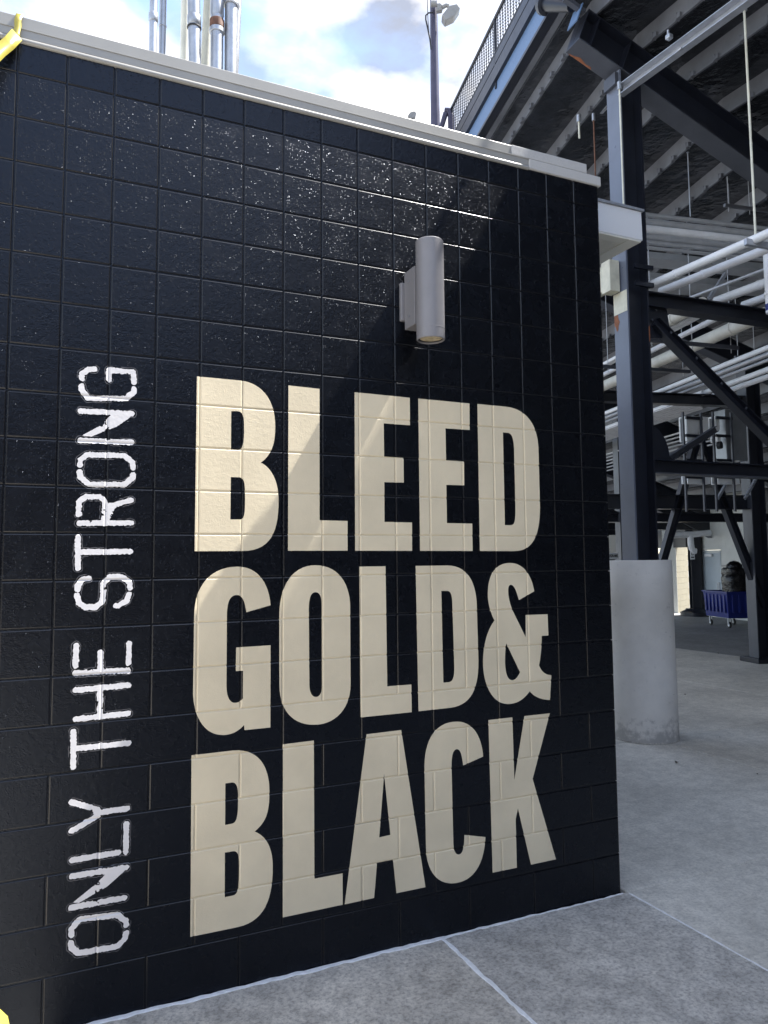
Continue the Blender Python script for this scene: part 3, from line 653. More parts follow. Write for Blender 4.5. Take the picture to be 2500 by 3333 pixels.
# back fascia and guard fence of the top row
SF = -0.78
def fascia(t, a0, a1, label, parent):
    def P(ss, aa, zz): q = sa(ss, aa, t); return (q[0], q[1], zz)
    def bar(s0, s1, z0, z1, name, m, par=parent):
        mb = MB(); mb.v = [P(s0, a0, z0), P(s1, a0, z0), P(s1, a1, z0), P(s0, a1, z0), P(s0, a0, z1), P(s1, a0, z1), P(s1, a1, z1), P(s0, a1, z1)]
        mb.f = [(0, 1, 2, 3), (4, 7, 6, 5), (0, 4, 5, 1), (1, 5, 6, 2), (2, 6, 7, 3), (3, 7, 4, 0)]; return mb.build(name, m, par)
    bar(SF, SF+.02, 8.375, 8.69, 'fascia_plate', 'steel_sky_blue'); bar(SF-.05, SF+.07, 8.692, 8.75, 'fascia_flange', 'steel_dark'); bar(SF-.03, SF+.03, 8.752, 8.92, 'back_plate', 'steel_dark'); bar(SF-.02, SF+.02, 8.96, 9.09, 'kick_plate', 'steel_dark')
    bar(SF-.03, SF+.09, 8.33, 8.372, 'bottom_flange', 'steel_dark'); bar(SF+.10, SF+.185, 8.335, 8.36, 'seam_angle', 'riser_grey'); bar(SF+.187, S00-PITCH+.011, 8.292, 8.318, 'soffit_plate', 'deck_black'); bar(SF+.022, S00-PITCH-.02, 8.45, 8.47, 'top_tread', 'deck_black')
fascia(TA, 0.0, 44.0, '', dA); fascia(TB, -26.0, 0.0, '', dB)
def fence(t, a0, a1, label):
    c = sa(SF, (a0+a1)/2, t); th = thing('guard_fence', label, 'fence', (c[0], c[1], 8.76))
    def P(aa, zz, ss=SF): q = sa(ss, aa, t); return (q[0], q[1], zz)
    MB().tube([P(a0, 9.65), P(a1, 9.65)], .026, 10).build('top_rail', 'steel_dark', th, smooth=True)
    MB().tube([P(a0, 9.13), P(a1, 9.13)], .018, 8).build('bottom_rail', 'steel_dark', th, smooth=True)
    m = MB(); a = a0
    while a < a1: m.tube([P(a, 9.13), P(a, 9.65)], .008, 5, False); a += .10
    for z in np.arange(9.17, 9.64, .045): m.tube([P(a0, z), P(a1, z)], .004, 4, False)
    o = m.build('mesh_panel', 'steel_dark', th); o['kind'] = 'stuff'
    aa = a0
    while aa <= a1+.01: MB().tube([P(aa, 8.60), P(aa, 9.65)], .024, 8).build('post', 'steel_dark', th, smooth=True); aa += (a1-a0)/max(1, round((a1-a0)/2.4))
    return th
pe = on_row(1470, 347, SF); aend = float((pe[:2]-(OX+SF*DR)) @ TA)
fence(TA, 0.03, aend, 'dark mesh guard fence on the stand edge beside the tall pole')
fence(TB, -25.9, -0.03, 'dark mesh guard fence continuing along the nearer stand bay')
# curled end post of the fence
q = sa(SF, aend+.03); th = thing('end_post', 'dark rounded end post where the guard fence stops', 'post', (q[0], q[1], 8.6))
MB().tube([(q[0], q[1], 8.4), (q[0], q[1], 9.53), (q[0]-.03, q[1]+.02, 9.64), (q[0]-.09, q[1]+.06, 9.66)], [.06, .06, .055, .04], 14).build('tube', 'pole_paint', th, smooth=True)
MB().tube([(q[0]-.08, q[1]+.05, 9.6), (q[0]-.14, q[1]+.1, 9.35), (q[0]-.16, q[1]+.13, 9.1), (q[0]-.22, q[1]+.22, 8.98), (q[0]-.34, q[1]+.32, 8.98)], .045, 12).build('bend', 'pole_paint', th, smooth=True)

# tall pole with a floodlight behind the wall
b = on_row(1417, 395, SF-.35); tp = on_row(1412, 0, SF-.35)
pole = thing('light_pole', 'tall slim dark pole with cable and floodlight rising behind the coping', 'pole', (b[0], b[1], 0))
fz = np.dot(b-CAM, fw); rr = 15.2*fz/FPX
MB().tube([(b[0], b[1], 0), (b[0], b[1], b[2]), (b[0], b[1], tp[2]+2.5)], [rr*1.15, rr, rr*.52], 20).build('shaft', 'pole_paint', pole, smooth=True)
RX = Vector(rt); UP = Vector((0, 0, 1))
def near_pole(x, y, dd=0.0): return Vector(CAM+ray(x, y)*(np.dot(np.array([b[0], b[1], b[2]])-CAM, fw)+dd))
pts = [near_pole(1411, 40), near_pole(1395, 42), near_pole(1386, 50), near_pole(1386, 64), near_pole(1393, 95), near_pole(1400, 130), near_pole(1403, 160)]
MB().tube(pts, .013, 6).build('cable', 'cable_black', pole, smooth=True)
MB().tube([near_pole(1390, -40), near_pole(1391, 5), near_pole(1393, 60), near_pole(1396, 110), near_pole(1402, 145)], .006, 6).build('cable', 'cable_black', pole, smooth=True)
MB().tube([near_pole(1402, 12), near_pole(1421, 12)], .05, 12).build('clamp', 'lamp_white', pole, smooth=True)
fl = thing('floodlight', 'grey floodlight head tilted on the tall pole', 'floodlight', tuple(near_pole(1440, 25)))
mb = MB()
pp = [(1438, 48), (1463, 16), (1490, 10), (1499, 24), (1480, 52), (1450, 66)]
mb.prism([near_pole(*p, -.08) for p in pp], tuple(np.array(fw)*.2)); mb.build('housing', 'lamp_white', fl, bevel=.02)
mb = MB(); mb.prism([near_pole(*p, -.0) for p in ((1421, 10), (1434, 8), (1444, 18), (1440, 32), (1421, 34))], tuple(np.array(fw)*.1)); mb.build('junction_box', 'lamp_white', fl, bevel=.012)
MB().tube([near_pole(1440, 24), near_pole(1452, 17), near_pole(1462, 20)], .035, 10).build('knuckle', 'lamp_white', fl, smooth=True)
fl2 = thing('floodlight', 'small pale floodlight peeping over the coping', 'floodlight', tuple(near_pole(1340, 380)))
mb = MB(); mb.prism([near_pole(*p, .5) for p in ((1327, 376), (1335, 364), (1350, 360), (1356, 366), (1352, 380), (1340, 386), (1328, 380))], tuple(np.array(fw)*.14)); mb.build('housing', 'lamp_white', fl2, bevel=.015)
MB().tube([near_pole(1340, 385, .55), near_pole(1338, 440, .55)], .03, 8).build('stem', 'lamp_white', fl2)

# ------------------------------------------------------------------ steel frames
def ibeam(p0, p1, depth, flw, tf, tw, updir=(0, 0, 1)):
    """three boxes of a rolled I section between two points"""
    p0 = Vector(p0); p1 = Vector(p1); L = (p1-p0).length; M = frameM(p0, p1-p0, updir); return M, L
def beam_thing(name, label, cat, p0, p1, depth, flw, m='steel_dark', mb_=None, tf=.018, tw=.012, group=None, updir=(0, 0, 1)):
    th = thing(name, label, cat, tuple((Vector(p0)+Vector(p1))/2), group)
    M, L = ibeam(p0, p1, depth, flw, tf, tw, updir); h = depth/2
    MB().box((0, -flw/2, h-tf), (L, flw/2, h), M).build('flange', m, th)
    MB().box((0, -flw/2, -h), (L, flw/2, -h+tf), M).build('flange', mb_ or m, th)
    MB().box((0.001, -tw/2, -h+tf+.0005), (L-.001, tw/2, h-tf-.0005), M).build('web', m, th)
    return th, M, L
ZRB = 7.45   # underside of raker at the first column
def rp(s, dz=0.0, k=0):
    if k == 0: q = sa(s, 0); return (q[0], q[1], ZRB-.382*s+dz)
    q = OX+4.85*k*TA+s*D2; return (q[0], q[1], ZRB-.382*s/.984+dz)
rk, M, L = beam_thing('raker_beam', 'heavy black sloping raker beam with rusty lower flange end above the pier', 'beam', rp(-.62, .2), rp(13, .2), .42, .25, 'steel_dark', 'steel_grey')
# rust patch, stiffeners and end plates of the raker
mm = MB(); mm.prism([tuple(M @ Vector(v)) for v in ((.03, .115, -.2103), (.10, .10, -.2103), (.17, .07, -.2103), (.27, .10, -.2103), (.34, .09, -.2103), (.36, .12, -.2103), (.2, .122, -.2103), (.06, .123, -.2103))], (0, 0, -.0015)); mm.build('rusty_strip', 'rust', rk)
for x in (.0, .16, .62):
    for sd in (-1, 1): MB().box((x, .007 if sd > 0 else -.122, -.19), (x+.012, .122 if sd > 0 else -.007, .19), M).build('stiffener', 'steel_dark', rk)
MB().box((-.10, -.13, -.03), (-.088, .05, .22), M).build('end_plate', 'steel_sky_blue', rk)
MB().box((-.30, -.10, .16), (-.02, -.04, .21), M).build('lug', 'steel_grey', rk)
for k in range(1, 7):
    beam_thing('raker_beam', 'distant black raker beam deep under the stand', 'beam', rp(-.62, .2, k), rp(12.5, .2, k), .42, .25, 'steel_dark', 'steel_grey', group='distant raker beams under the stand')
# round strut at the top corner
a_ = on_frame(1775, 12, .4); b2 = on_frame(1860, 20, .0)
th = thing('pipe_strut', 'short dark round strut joining fascia and raker end', 'strut', tuple(b2)); MB().tube([a_, a_+(b2-a_)*.25, b2], [.085, .085, .06], 16).build('tube', 'steel_dark', th, smooth=True)
MB().tube([a_-(b2-a_)*.06, a_+(b2-a_)*.05], .125, 18).build('end_disc', 'steel_grey', th, smooth=True)

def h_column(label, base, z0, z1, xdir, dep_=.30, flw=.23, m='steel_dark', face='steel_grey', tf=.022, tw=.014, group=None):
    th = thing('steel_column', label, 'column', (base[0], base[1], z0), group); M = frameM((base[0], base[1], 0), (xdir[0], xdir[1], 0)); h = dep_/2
    MB().box((-h, -flw/2, z0), (-h+tf, flw/2, z1), M).build('flange', face, th)  # sky-facing flange takes a lighter steel to stand for light
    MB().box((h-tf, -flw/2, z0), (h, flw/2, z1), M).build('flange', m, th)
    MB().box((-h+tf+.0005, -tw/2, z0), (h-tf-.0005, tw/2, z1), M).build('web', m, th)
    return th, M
PC = (6.16, 2.845)
col0, CM = h_column('black steel H column with a blue-grey lit flange standing on the concrete pier', PC, 1.899, 7.47, DR, face='steel_skylit')
MB().box((-.1545, -.112, 4.66), (-.1505, .112, 4.90), CM).build('cream_cover', 'cream_plate', col0)
MB().prism([tuple(CM @ Vector((-.1506, y, z))) for y, z in ((.112, 4.655), (.05, 4.656), (.04, 4.60), (.02, 4.57), (.045, 4.53), (.05, 4.48), (.075, 4.47), (.09, 4.52), (.112, 4.55))], tuple((CM.to_3x3() @ Vector((-.0015, 0, 0))))).build('rust_patch', 'rust', col0)
MB().prism([tuple(CM @ Vector((x, -.1155, z))) for x, z in ((.130, 4.50), (.147, 4.52), (.147, 4.35), (.133, 4.33))], tuple((CM.to_3x3() @ Vector((0, -.0015, 0))))).build('rust_patch', 'rust', col0)
for z in (5.15, 4.95): MB().box((-.05, -.15, z), (.20, -.117, z+.05), CM).build('strap', 'steel_dark', col0)
# upper bracket of the column
MB().box((-.20, -.10, 7.30), (-.157, .10, 7.44), CM).build('cap_plate', 'steel_grey', col0)
# pier
pier = thing('concrete_pier', 'round pale concrete pier carrying the first steel column', 'pier', (6.16, 2.845, 0))
PP = (6.145, 2.855)
m = MB(); m.lathe([(a*.935, b) for a, b in [(.374, -.02), (.372, .02), (.366, .30), (.366, .62), (.3640, .626), (.3640, 1.45), (.366, 1.456), (.363, 1.885), (.355, 1.90), (0, 1.90)]], PP, 72); m.build('shaft', 'pier_concrete', pier, smooth=True)
m = MB(); m.lathe([(.354, .003), (.354, .010), (.346, .016)], PP, 64); m.build('base_joint', 'concrete_dark', pier, smooth=True)
# cream housing on the column and cream girt
hs = thing('cream_housing', 'cream folded metal housing fixed high on the steel column', 'housing', (6.0, 2.9, 4.9))
MB().box((-.30, -.02, 4.90), (-.165, .13, 5.26), CM).build('case', 'cream_plate', hs, bevel=.006)
MB().box((-.30, .131, 4.93), (-.20, 1.6, 5.22), CM).build('girt', 'cream_plate', hs)
# first-frame struts and brace
def fpt(x, y, a=0.0): return on_frame(x, y, a)
s1, M1, L1 = beam_thing('strut_beam', 'upper black horizontal strut carrying pipes from the pier column', 'beam', v3(sa(.16, 0), 4.85), v3(sa(6.0, 0), 4.85), .17, .17, tf=.014)
s2, M2, L2 = beam_thing('strut_beam', 'lower black horizontal strut crossing in front of the white boxes', 'beam', v3(sa(.16, 0), 2.94), v3(sa(6.0, 0), 2.94), .16, .16, tf=.014, mb_='steel_grey')
MB().prism([v3(sa(.158, .012), 4.40), v3(sa(.158, .012), 4.93), v3(sa(.50, .012), 4.77), v3(sa(.55, .012), 4.45)], (-TA[0]*.02, -TA[1]*.02, 0)).build('gusset', 'steel_dark', s1)
g_ = [v3(sa(.158, .012), 3.02), v3(sa(.158, .012), 3.42)]+[v3(sa(.158+.30*math.sin(t), .012), 3.42-.38*(1-math.cos(t))) for t in np.linspace(.3, 1.5, 6)]+[v3(sa(.52, .012), 3.02)]
MB().prism(g_, (-TA[0]*.02, -TA[1]*.02, 0)).build('gusset', 'steel_dark', s2)
dg1, Md, Ld = beam_thing('diagonal_brace', 'black diagonal brace falling from the pier column past the white boxes', 'brace', v3(sa(.30, -.02), 4.60), v3(sa(5.1, -.02), 1.05), .12, .12, tf=.012, mb_='steel_dark')
for x in np.arange(.2, 3.4, .45): MB().box((x, -.066, .0), (x+.03, -.0605, .03), Md).build('bolt', 'steel_grey', dg1)
for (x, z) in ((.20, 4.70), (.20, 4.80), (.26, 4.62), (.32, 4.74)):
    q = sa(x, -.01); MB().tube([(q[0], q[1]-.012, z), (q[0], q[1]-.03, z)], .013, 6).build('bolt', 'steel_grey', s1)
# galvanised channel running from column top over the nearer bay
c0 = on_frame(2028, 300, -.12); c1 = c0+np.array([-TB[0]*7, -TB[1]*7, 0])*1.0
def channel(name, label, p0, p1, hgt, wid, m, group=None, tt=.006, side=1):
    th = thing(name, label, 'channel', tuple((np.array(p0)+np.array(p1))/2), group); M = frameM(p0, np.array(p1)-np.array(p0)); L = float(np.linalg.norm(np.array(p1)-np.array(p0)))
    MB().box((0, -tt/2, -hgt/2), (L, tt/2, hgt/2), M).build('web', m, th)
    ya, yb = sorted((side*(tt/2+.0003), side*wid))
    MB().box((0, ya, hgt/2-tt), (L, yb, hgt/2), M).build('flange', m, th); MB().box((0, ya, -hgt/2), (L, yb, -hgt/2+tt), M).build('flange', m, th)
    return th
gdir = np.array(on_plane(2436, 3, (0, 0, c0[2]), (0, 0, 1)))-c0; gdir /= np.linalg.norm(gdir)
ch = channel('steel_channel', 'pale galvanised channel bolted to the column head', c0, c0+gdir*6.5, .12, .085, 'zinc_channel', tt=.008, side=-1)
pc_ = np.array(on_plane(2188, 150, (0, 0, c0[2]), (0, 0, 1)))
MB().box((-.03, -.07, .0), (.03, -.01, .05), frameM(pc_+np.array([0, 0, .061]), gdir)).build('clamp', 'galvanised', ch, bevel=.01)
MB().tube([pc_+np.array([-.05, 0, .05]), pc_+np.array([-.05, 0, .16])], .012, 8).build('clamp_bolt', 'galvanised', ch)
MB().box((.05, .01, -.085), (.10, .05, -.061), frameM(pc_+gdir*.0, gdir)).build('clamp', 'galvanised', ch, bevel=.01)

# frame columns farther in
h_column('dark steel column with a square base plate out on the concrete floor', OX+4.85*TA+5.16*D2, .06, rp(5.16, 0, 1)[2], D2, .30, .26)
q = OX+4.85*TA+5.16*D2; th = thing('column_base', 'square dark base block under the floor column', 'base', (q[0], q[1], 0)); MB().box((-.26, -.26, 0), (.26, .26, .09), frameM((q[0], q[1], 0), (D2[0], D2[1], 0))).build('plate', 'steel_dark', th, bevel=.01)
pp = onZ(2269, 2004); h_column('dark far post with flared foot beside the sunlit doorway', pp[:2], .22, 3.3, az(30), .34, .34, face='steel_dark')
th = thing('column_base', 'flared dark concrete foot of the post by the sunlit doorway', 'base', (pp[0], pp[1], 0)); MB().lathe([(.52, 0), (.52, .12), (.36, .2), (.34, .24), (0, .24)], pp[:2], 24).build('foot', 'steel_dark', th, smooth=True)
for k in range(2, 6):
    for s in (5.16, 10.4):
        if k == 3 and s > 10: continue
        q = OX+4.85*k*TA+s*D2; h_column('dark steel column deep in the shade under the stand', q, 0, rp(s, 0, k)[2], D2, .30, .26, group='columns deep under the stand')
k = 1
f1 = lambda s: OX+4.85*TA+s*D2
beam_thing('strut_beam', 'black horizontal strut of the second frame below the white boxes', 'beam', v3(f1(-.2), 2.94), v3(f1(5.05), 2.94), .26, .18)
beam_thing('strut_beam', 'black horizontal strut of the second frame crossing behind the pipes', 'beam', v3(f1(-.2), 4.85), v3(f1(5.05), 4.85), .2, .18)
def f1px(x, y): return on_frame(x, y, 4.85, D2)
ap = f1px(2272, 1420)
beam_thing('diagonal_brace', 'dark chevron brace of second frame falling toward the floor column', 'brace', f1px(2276, 1430), f1px(2487, 1975), .13, .13, tf=.012)
beam_thing('diagonal_brace', 'dark chevron brace of second frame falling behind the pier', 'brace', f1px(2268, 1430), f1px(2140, 1880), .13, .13, tf=.012)
beam_thing('diagonal_brace', 'slim grey brace rising past the white boxes toward the cabinet', 'brace', on_frame(2165, 1502, 2.2), on_frame(2330, 1396, 2.2), .09, .09, 'steel_grey', tf=.01)
for k in (2, 3, 4):
    fk = lambda s, k=k: OX+4.85*k*TA+s*D2
    beam_thing('strut_beam', 'distant black strut between columns under the stand', 'beam', v3(fk(0), 2.94), v3(fk(10.4), 2.94), .22, .18, group='distant struts under the stand')
    beam_thing('diagonal_brace', 'distant black diagonal brace under the stand', 'brace', v3(fk(.2), 4.8), v3(fk(5.0), 3.0), .14, .14, group='distant braces under the stand')

# ------------------------------------------------------------------ eave along the side of the block building
ev = thing('eave', 'white boxed eave with perforated soffit along the side of the building', 'eave', (3.55, 1.5, 4.1))
YE = 0.30
def xz_extrude(prof, y0, y1, name, m, par, bevel=0): mb = MB(); mb.prism([(x, y0, z) for x, z in prof], (0, y1-y0, 0)); return mb.build(name, m, par, bevel=bevel)
xz_extrude([(XR+.002, 4.11), (3.888, 4.11), (3.884, 4.318), (XR+.002, 4.318)], YE, YE+.03, 'end_cap', 'soffit_white', ev, bevel=.006)
xz_extrude([(3.875, 4.112), (3.888, 4.112), (3.884, 4.316), (3.875, 4.316)], YE+.031, 6.9, 'side_fascia', 'soffit_white', ev)
xz_extrude([(XR+.002, 4.319), (3.90, 4.319), (3.90, 4.334), (XR+.002, 4.334)], YE-.012, 6.9, 'top_flashing', 'zinc_channel', ev)
xz_extrude([(3.76, 4.096), (3.872, 4.096), (3.872, 4.109), (3.76, 4.109)], YE+.001, 6.9, 'edge_trim', 'soffit_cream', ev, bevel=.004)
xz_extrude([(XR+.002, 4.097), (3.7585, 4.097), (3.7585, 4.109), (XR+.002, 4.109)], YE+.001, YE+.075, 'front_trim', 'soffit_cream', ev, bevel=.004)
# perforated soffit sheet: slotted strips
m = MB(); y = YE+.08
while y < 6.8: m.box((XR+.01, y, 4.100), (3.755, y+.012, 4.106)); y += .02
so_ = m.build('perforated_soffit', 'soffit_cream', ev); so_['kind'] = 'stuff'
MB().box((XR+.01, YE+.08, 4.109), (3.755, 6.85, 4.113)).build('soffit_backing', 'riser_grey', ev)

# ------------------------------------------------------------------ pipes under the stand
def pipe(label, pa, pb, z, deg, r, m='white_pipe', ext=(0.0, 0.0), rings=(), group=None, name='pipe', n=14):
    A = onZ(*pa, z); Bq = onZ(*pb, z); t = az(deg); t3 = np.array([t[0], t[1], 0]); l0 = 0.0; l1 = float((Bq-A) @ t3)
    sg = 1 if l1 > 0 else -1; P0 = A-t3*sg*ext[0]
    if deg > 5:
        nfr = np.array([-DR[1], DR[0]]); k_ = float(((P0[:2]-OX) @ nfr)); kd = float(t @ nfr)
        if k_ < .12: P0 = P0+t3*((.12-k_)/kd)
    P1 = A+t3*(l1+sg*ext[1]); P0[2] = P1[2] = z
    th = thing(name, label, 'pipe', tuple((P0+P1)/2), group)
    MB().tube([P0, P1], r, n).build('tube', m, th, smooth=True)
    L = np.linalg.norm(P1-P0); u = (P1-P0)/L; x = .7
    for x in (rings or np.arange(.6, L, 2.1)):
        MB().tube([P0+u*(x-.02), P0+u*(x+.02)], r*1.1, n).build('coupling', m, th, smooth=True)
    return th, P0, P1
pipe('first white pipe resting on the upper strut in the nearer bay', (2093, 938), (2425, 797), 5.03, -1.6, .046, ext=(.12, 3.5))
pipe('second white pipe resting on the upper strut in the nearer bay', (2177, 938), (2500, 815), 5.03, -3.6, .046, ext=(.12, 3.0))
pipe('third and thickest white pipe of the nearer bay, beyond the first two', (2352, 972), (2500, 905), 5.03, -2.0, .052, ext=(.1, 2.5))
pipe('short white pipe of the nearer bay beside the hanging white post', (2442, 985), (2500, 958), 5.03, -2.0, .046, ext=(.1, 2.5))
pipe('thin conduit crossing above the upper strut behind the white pipes', (2262, 963), (2500, 868), 5.12, -3.0, .018, 'conduit', ext=(.1, 2.5), name='conduit')
A = on_frame(2308, 972, .3); B2 = on_frame(2362, 890, .3); th = thing('strut_brace', 'short pale slanting brace between the white pipes above the strut', 'brace', tuple(A)); MB().box((0, -.02, -.02), (float(np.linalg.norm(B2-A)), .02, .02), frameM(A, B2-A)).build('bar', 'zinc_channel', th)
WP = 'pipes hung under the farther stand bay'
pipe('thick wrapped white pipe hung below the upper strut', (2479, 1027), (2153, 1168), 4.96, 11.6, .088, 'wrap_pipe', ext=(.3, 5))
pipe('thick wrapped pipe stub with an elbow just under the upper strut', (2290, 985), (2150, 1040), 4.98, 12.5, .075, 'wrap_pipe', ext=(.2, 1.2))
PL = ['slim pale pipe running just above the thick wrapped pipe', 'upper of two thin pipes beside the wrapped elbow stub', 'lower of two thin pipes beside the wrapped elbow stub', 'topmost white pipe of the run crossing behind the diagonal brace', 'grey pipe second from the top of the run behind the diagonal brace', 'thin grey pipe third in the run behind the diagonal brace', 'long white pipe just under the thin grey pipe of the run', 'white pipe with an open end stopping above the white boxes', 'white pipe passing behind the pier column above the conduit bundle']
for pli, (a_, b_, z_, dg_, r_, mt_, e_) in enumerate([((2366, 1019), (2211, 1095), 4.95, 13, .036, 'white_pipe', (.4, 6)), ((2298, 1008), (2178, 1059), 4.95, 13.3, .03, 'white_pipe', (.3, 6)), ((2310, 1012), (2186, 1066), 4.95, 13.3, .03, 'white_pipe', (.3, 6)),
      ((2500, 1131), (2153, 1272), 5.0, 13.6, .042, 'white_pipe', (1.5, 5)), ((2500, 1153), (2182, 1278), 5.0, 13.6, .042, 'conduit', (1.5, 5)), ((2500, 1172), (2230, 1280), 5.0, 13.6, .03, 'conduit', (1.5, 5)),
      ((2500, 1203), (2309, 1280), 5.0, 14, .05, 'white_pipe', (1.5, 4)), ((2500, 1226), (2244, 1321), 5.0, 14, .05, 'white_pipe', (1.5, .0)), ((2290, 1277), (2106, 1344), 5.0, 14, .05, 'white_pipe', (.0, 5))]):
    pipe(PL[pli], a_, b_, z_, dg_, r_, mt_, e_, group=WP)
for i in range(7):
    pipe('thin grey conduit in a ribbed bundle under the farther bay', (2290, 1284+7*i), (2106, 1352+6*i), 4.95-.01*i, 14, .028, 'conduit', (.0, 5), group='conduit bundle under the farther bay', name='conduit')
for i in range(6):
    pipe('thin conduit seen far off beneath the stand', (2225, 1405+13*i), (2120, 1440+11*i), 4.6, 14, .022, 'conduit', (2, 5), group='far thin conduits beneath the stand', name='conduit')
# stack of big conduits crossing along the frame, behind the column
def cpx(x, y, a): return on_frame(x, y, a, az(100.5))
CD = az(100.5)
for i, (y0, r_, lab) in enumerate([(700, .028, 'topmost square-edged conduit of the stack behind the eave'), (722, .04, 'second conduit from the top of the stack behind the eave'), (747, .052, 'thickest pale conduit in the stack behind the eave'), (771, .042, 'second lowest conduit of the stack behind the eave'), (789, .03, 'lowest conduit of the stack behind the eave'), (806, .022, 'thin wire-like conduit beneath the stack behind the eave')]):
    P0 = cpx(2110, y0, .5); P0 = P0-np.array([CD[0], CD[1], 0])*2.2; P1 = P0+np.array([CD[0], CD[1], 0])*9
    th = thing('conduit', lab, 'conduit', tuple((P0+P1)/2)); MB().tube([P0, P1], r_, 14).build('tube', 'conduit' if i != 2 else 'white_pipe', th, smooth=True)
    xx = 4.1+.13*i; u = (P1-P0)/9
    MB().tube([P0+u*(xx-.05), P0+u*(xx+.05)], r_*1.1, 14).build('coupling', 'conduit', th, smooth=True)
for i, (y0, a_, h_) in enumerate([(838, 1.6, .09), (905, 2.4, .1), (925, 3.4, .1)]):
    P0 = cpx(2200, y0, a_); P0 = P0-np.array([CD[0], CD[1], 0])*2.5
    channel('cable_tray', ['upper grey cable tray behind the first white pipe', 'middle grey cable tray behind the first white pipe', 'lowest grey cable tray behind the first white pipe'][i], P0, P0+np.array([CD[0], CD[1], 0])*7, h_, .3, 'conduit')
A = on_frame(2500, 830, -.9); th = thing('white_post', 'short white post with a blue band hanging at the end of the upper strut', 'post', tuple(A)); B2 = np.array([A[0], A[1], on_frame(2500, 1018, -.9)[2]])
MB().tube([A, B2], .05, 16).build('tube', 'white_pipe', th, smooth=True); MB().tube([B2+np.array([0, 0, .03]), B2+np.array([0, 0, .10])], .052, 16).build('band', 'blue_plastic', th, smooth=True)
MB().tube([B2+np.array([0, 0, .20]), B2+np.array([0, 0, .23])], .06, 16).build('collar', 'white_pipe', th, smooth=True)
# trapeze supports and hanger rods
def trap(label, pa, pb, h=.042, m='conduit', a=1.1, rods=(.08, .5, .92)):
    A = on_frame(*pa, a, az(97)); Bq = on_frame(*pb, a, az(97)); th = thing('pipe_support', label, 'support', tuple((A+Bq)/2)); L = float(np.linalg.norm(Bq-A)); M = frameM(A, Bq-A)
    MB().box((0, -.02, -h/2), (L, .02, h/2), M).build('strut', m, th)
    for x in [t_*L for t_ in rods]: MB().tube([A+(Bq-A)*x/L+np.array([0, 0, -.08]), A+(Bq-A)*x/L+np.array([0, 0, 1.7])], .006, 6).build('rod', 'conduit', th)
trap('long grey strut support under the thick wrapped pipe', (2096, 1105), (2403, 1133), .05, 'steel_grey', 1.1); trap('shorter grey strut support farther along the thick wrapped pipe', (1955, 1192), (2246, 1210), .05, 'steel_grey', 2.6)
trap('grey strut support under the pipes beside the dark gap', (2392, 1163), (2520, 1172), .05, 'steel_grey', 3.1); trap('grey hanging strut below a riser near the conduits', (2358, 668), (2520, 690), .04, 'riser_grey', .9)
trap('pale strut support clasping the first white pipe', (2426, 787), (2530, 806), .06, 'zinc_channel', -1.35, ())
def rod(label, pa, pb, a, r=.009, m='cream_pipe'):
    A = on_frame(*pa, a); Bq = np.array([A[0], A[1], on_frame(*pb, a)[2]]); th = thing('hanger_rod', label, 'rod', tuple(Bq)); MB().tube([A, Bq], r, 8).build('rod', m, th, smooth=True)
    MB().tube([A+np.array([0, 0, -.05]), A+np.array([0, 0, .04])], r*2.4, 8).build('beam_clamp', 'galvanised', th, smooth=True)
rod('long pale hanger rod dropping from the galvanised channel to the pipes', (2422, 20), (2458, 780), -1.3, .012)
rod('pale rod tied along the dark side of the pier column', (2016, 278), (2048, 690), -.16, .010)
rod('short rod with clamp hanging before the second riser', (2238, 485), (2250, 705), .8, .008, 'galvanised'); rod('short rod hanging to the strut below a riser', (2367, 535), (2379, 665), .9, .01, 'galvanised')
rod('rusty brown rod hanging left of the pier column', (1932, 380), (1937, 590), .8, .009, 'rust_band'); rod('small pale rod with clamp left of the rusty rod', (1884, 385), (1886, 450), .8, .012, 'cream_pipe')
# pair of channels crossing behind column head
q0 = on_row(1760, 510, .2); channel('steel_channel', 'pale channel rising behind the column head under the deck', on_row(1800, 512, .35), on_row(1975, 335, .35), .10, .04, 'zinc_channel')
channel('steel_channel', 'slim dark channel beside the pale channel under the deck', on_row(1770, 512, .30), on_row(1972, 318, .30), .06, .04, 'steel_dark')

# white equipment boxes on racks
def rackpt(x, y, a=3.0): return on_frame(x, y, a)
def rbox(x0, y0, x1, y1, name, m, par, dpt=.12, a=3.0, bevel=.008):
    ym = (y0+y1)/2; A = rackpt(x0, ym, a); Bq = rackpt(x1, ym, a); L = float(np.linalg.norm((Bq-A)[:2])); A[2] = rackpt(x0, y1, a)[2]; Bq[2] = rackpt(x1, y0, a)[2]; M = frameM((A[0], A[1], 0), (DR[0], DR[1], 0))
    return MB().box((0, -dpt, A[2]), (L, 0, Bq[2]), M).build(name, m, par, bevel=bevel)
def rack(label, dx):
    c = rackpt(2255+dx, 1450); th = thing('equipment_rack', label, 'rack', tuple(c))
    for x in (2224, 2283): rbox(x+dx, 1342 if x < 2250 else 1345, x+dx+5, 1665, 'post', 'steel_grey', th, .03, 2.64, 0)
    for y in (1359, 1417, 1496, 1552): rbox(2230+dx, y, 2283+dx, y+5, 'rail', 'steel_dark', th, .03, 2.66, 0)
    return th
rk1 = rack('slotted steel rack holding the white boxes near the pier column', 0); rk2 = rack('slotted steel rack holding white boxes beside the grey cabinet', 98)
def ebox(label, x0, y0, x1, y1, m='box_grey', sides=True):
    th = thing('electrical_box', label, 'box', tuple(rackpt((x0+x1)/2, y1))); rbox(x0, y0, x1, y1, 'case', m, th, .16, 2.86); rbox(x0+3, y0+3, x1-3, y1-3, 'lid', m, th, .012, 2.69); return th
ebox('square white box at the top of the rack near the column', 2231, 1363, 2283, 1415); ebox('half-hidden white box just below the square white box', 2232, 1423, 2266, 1446)
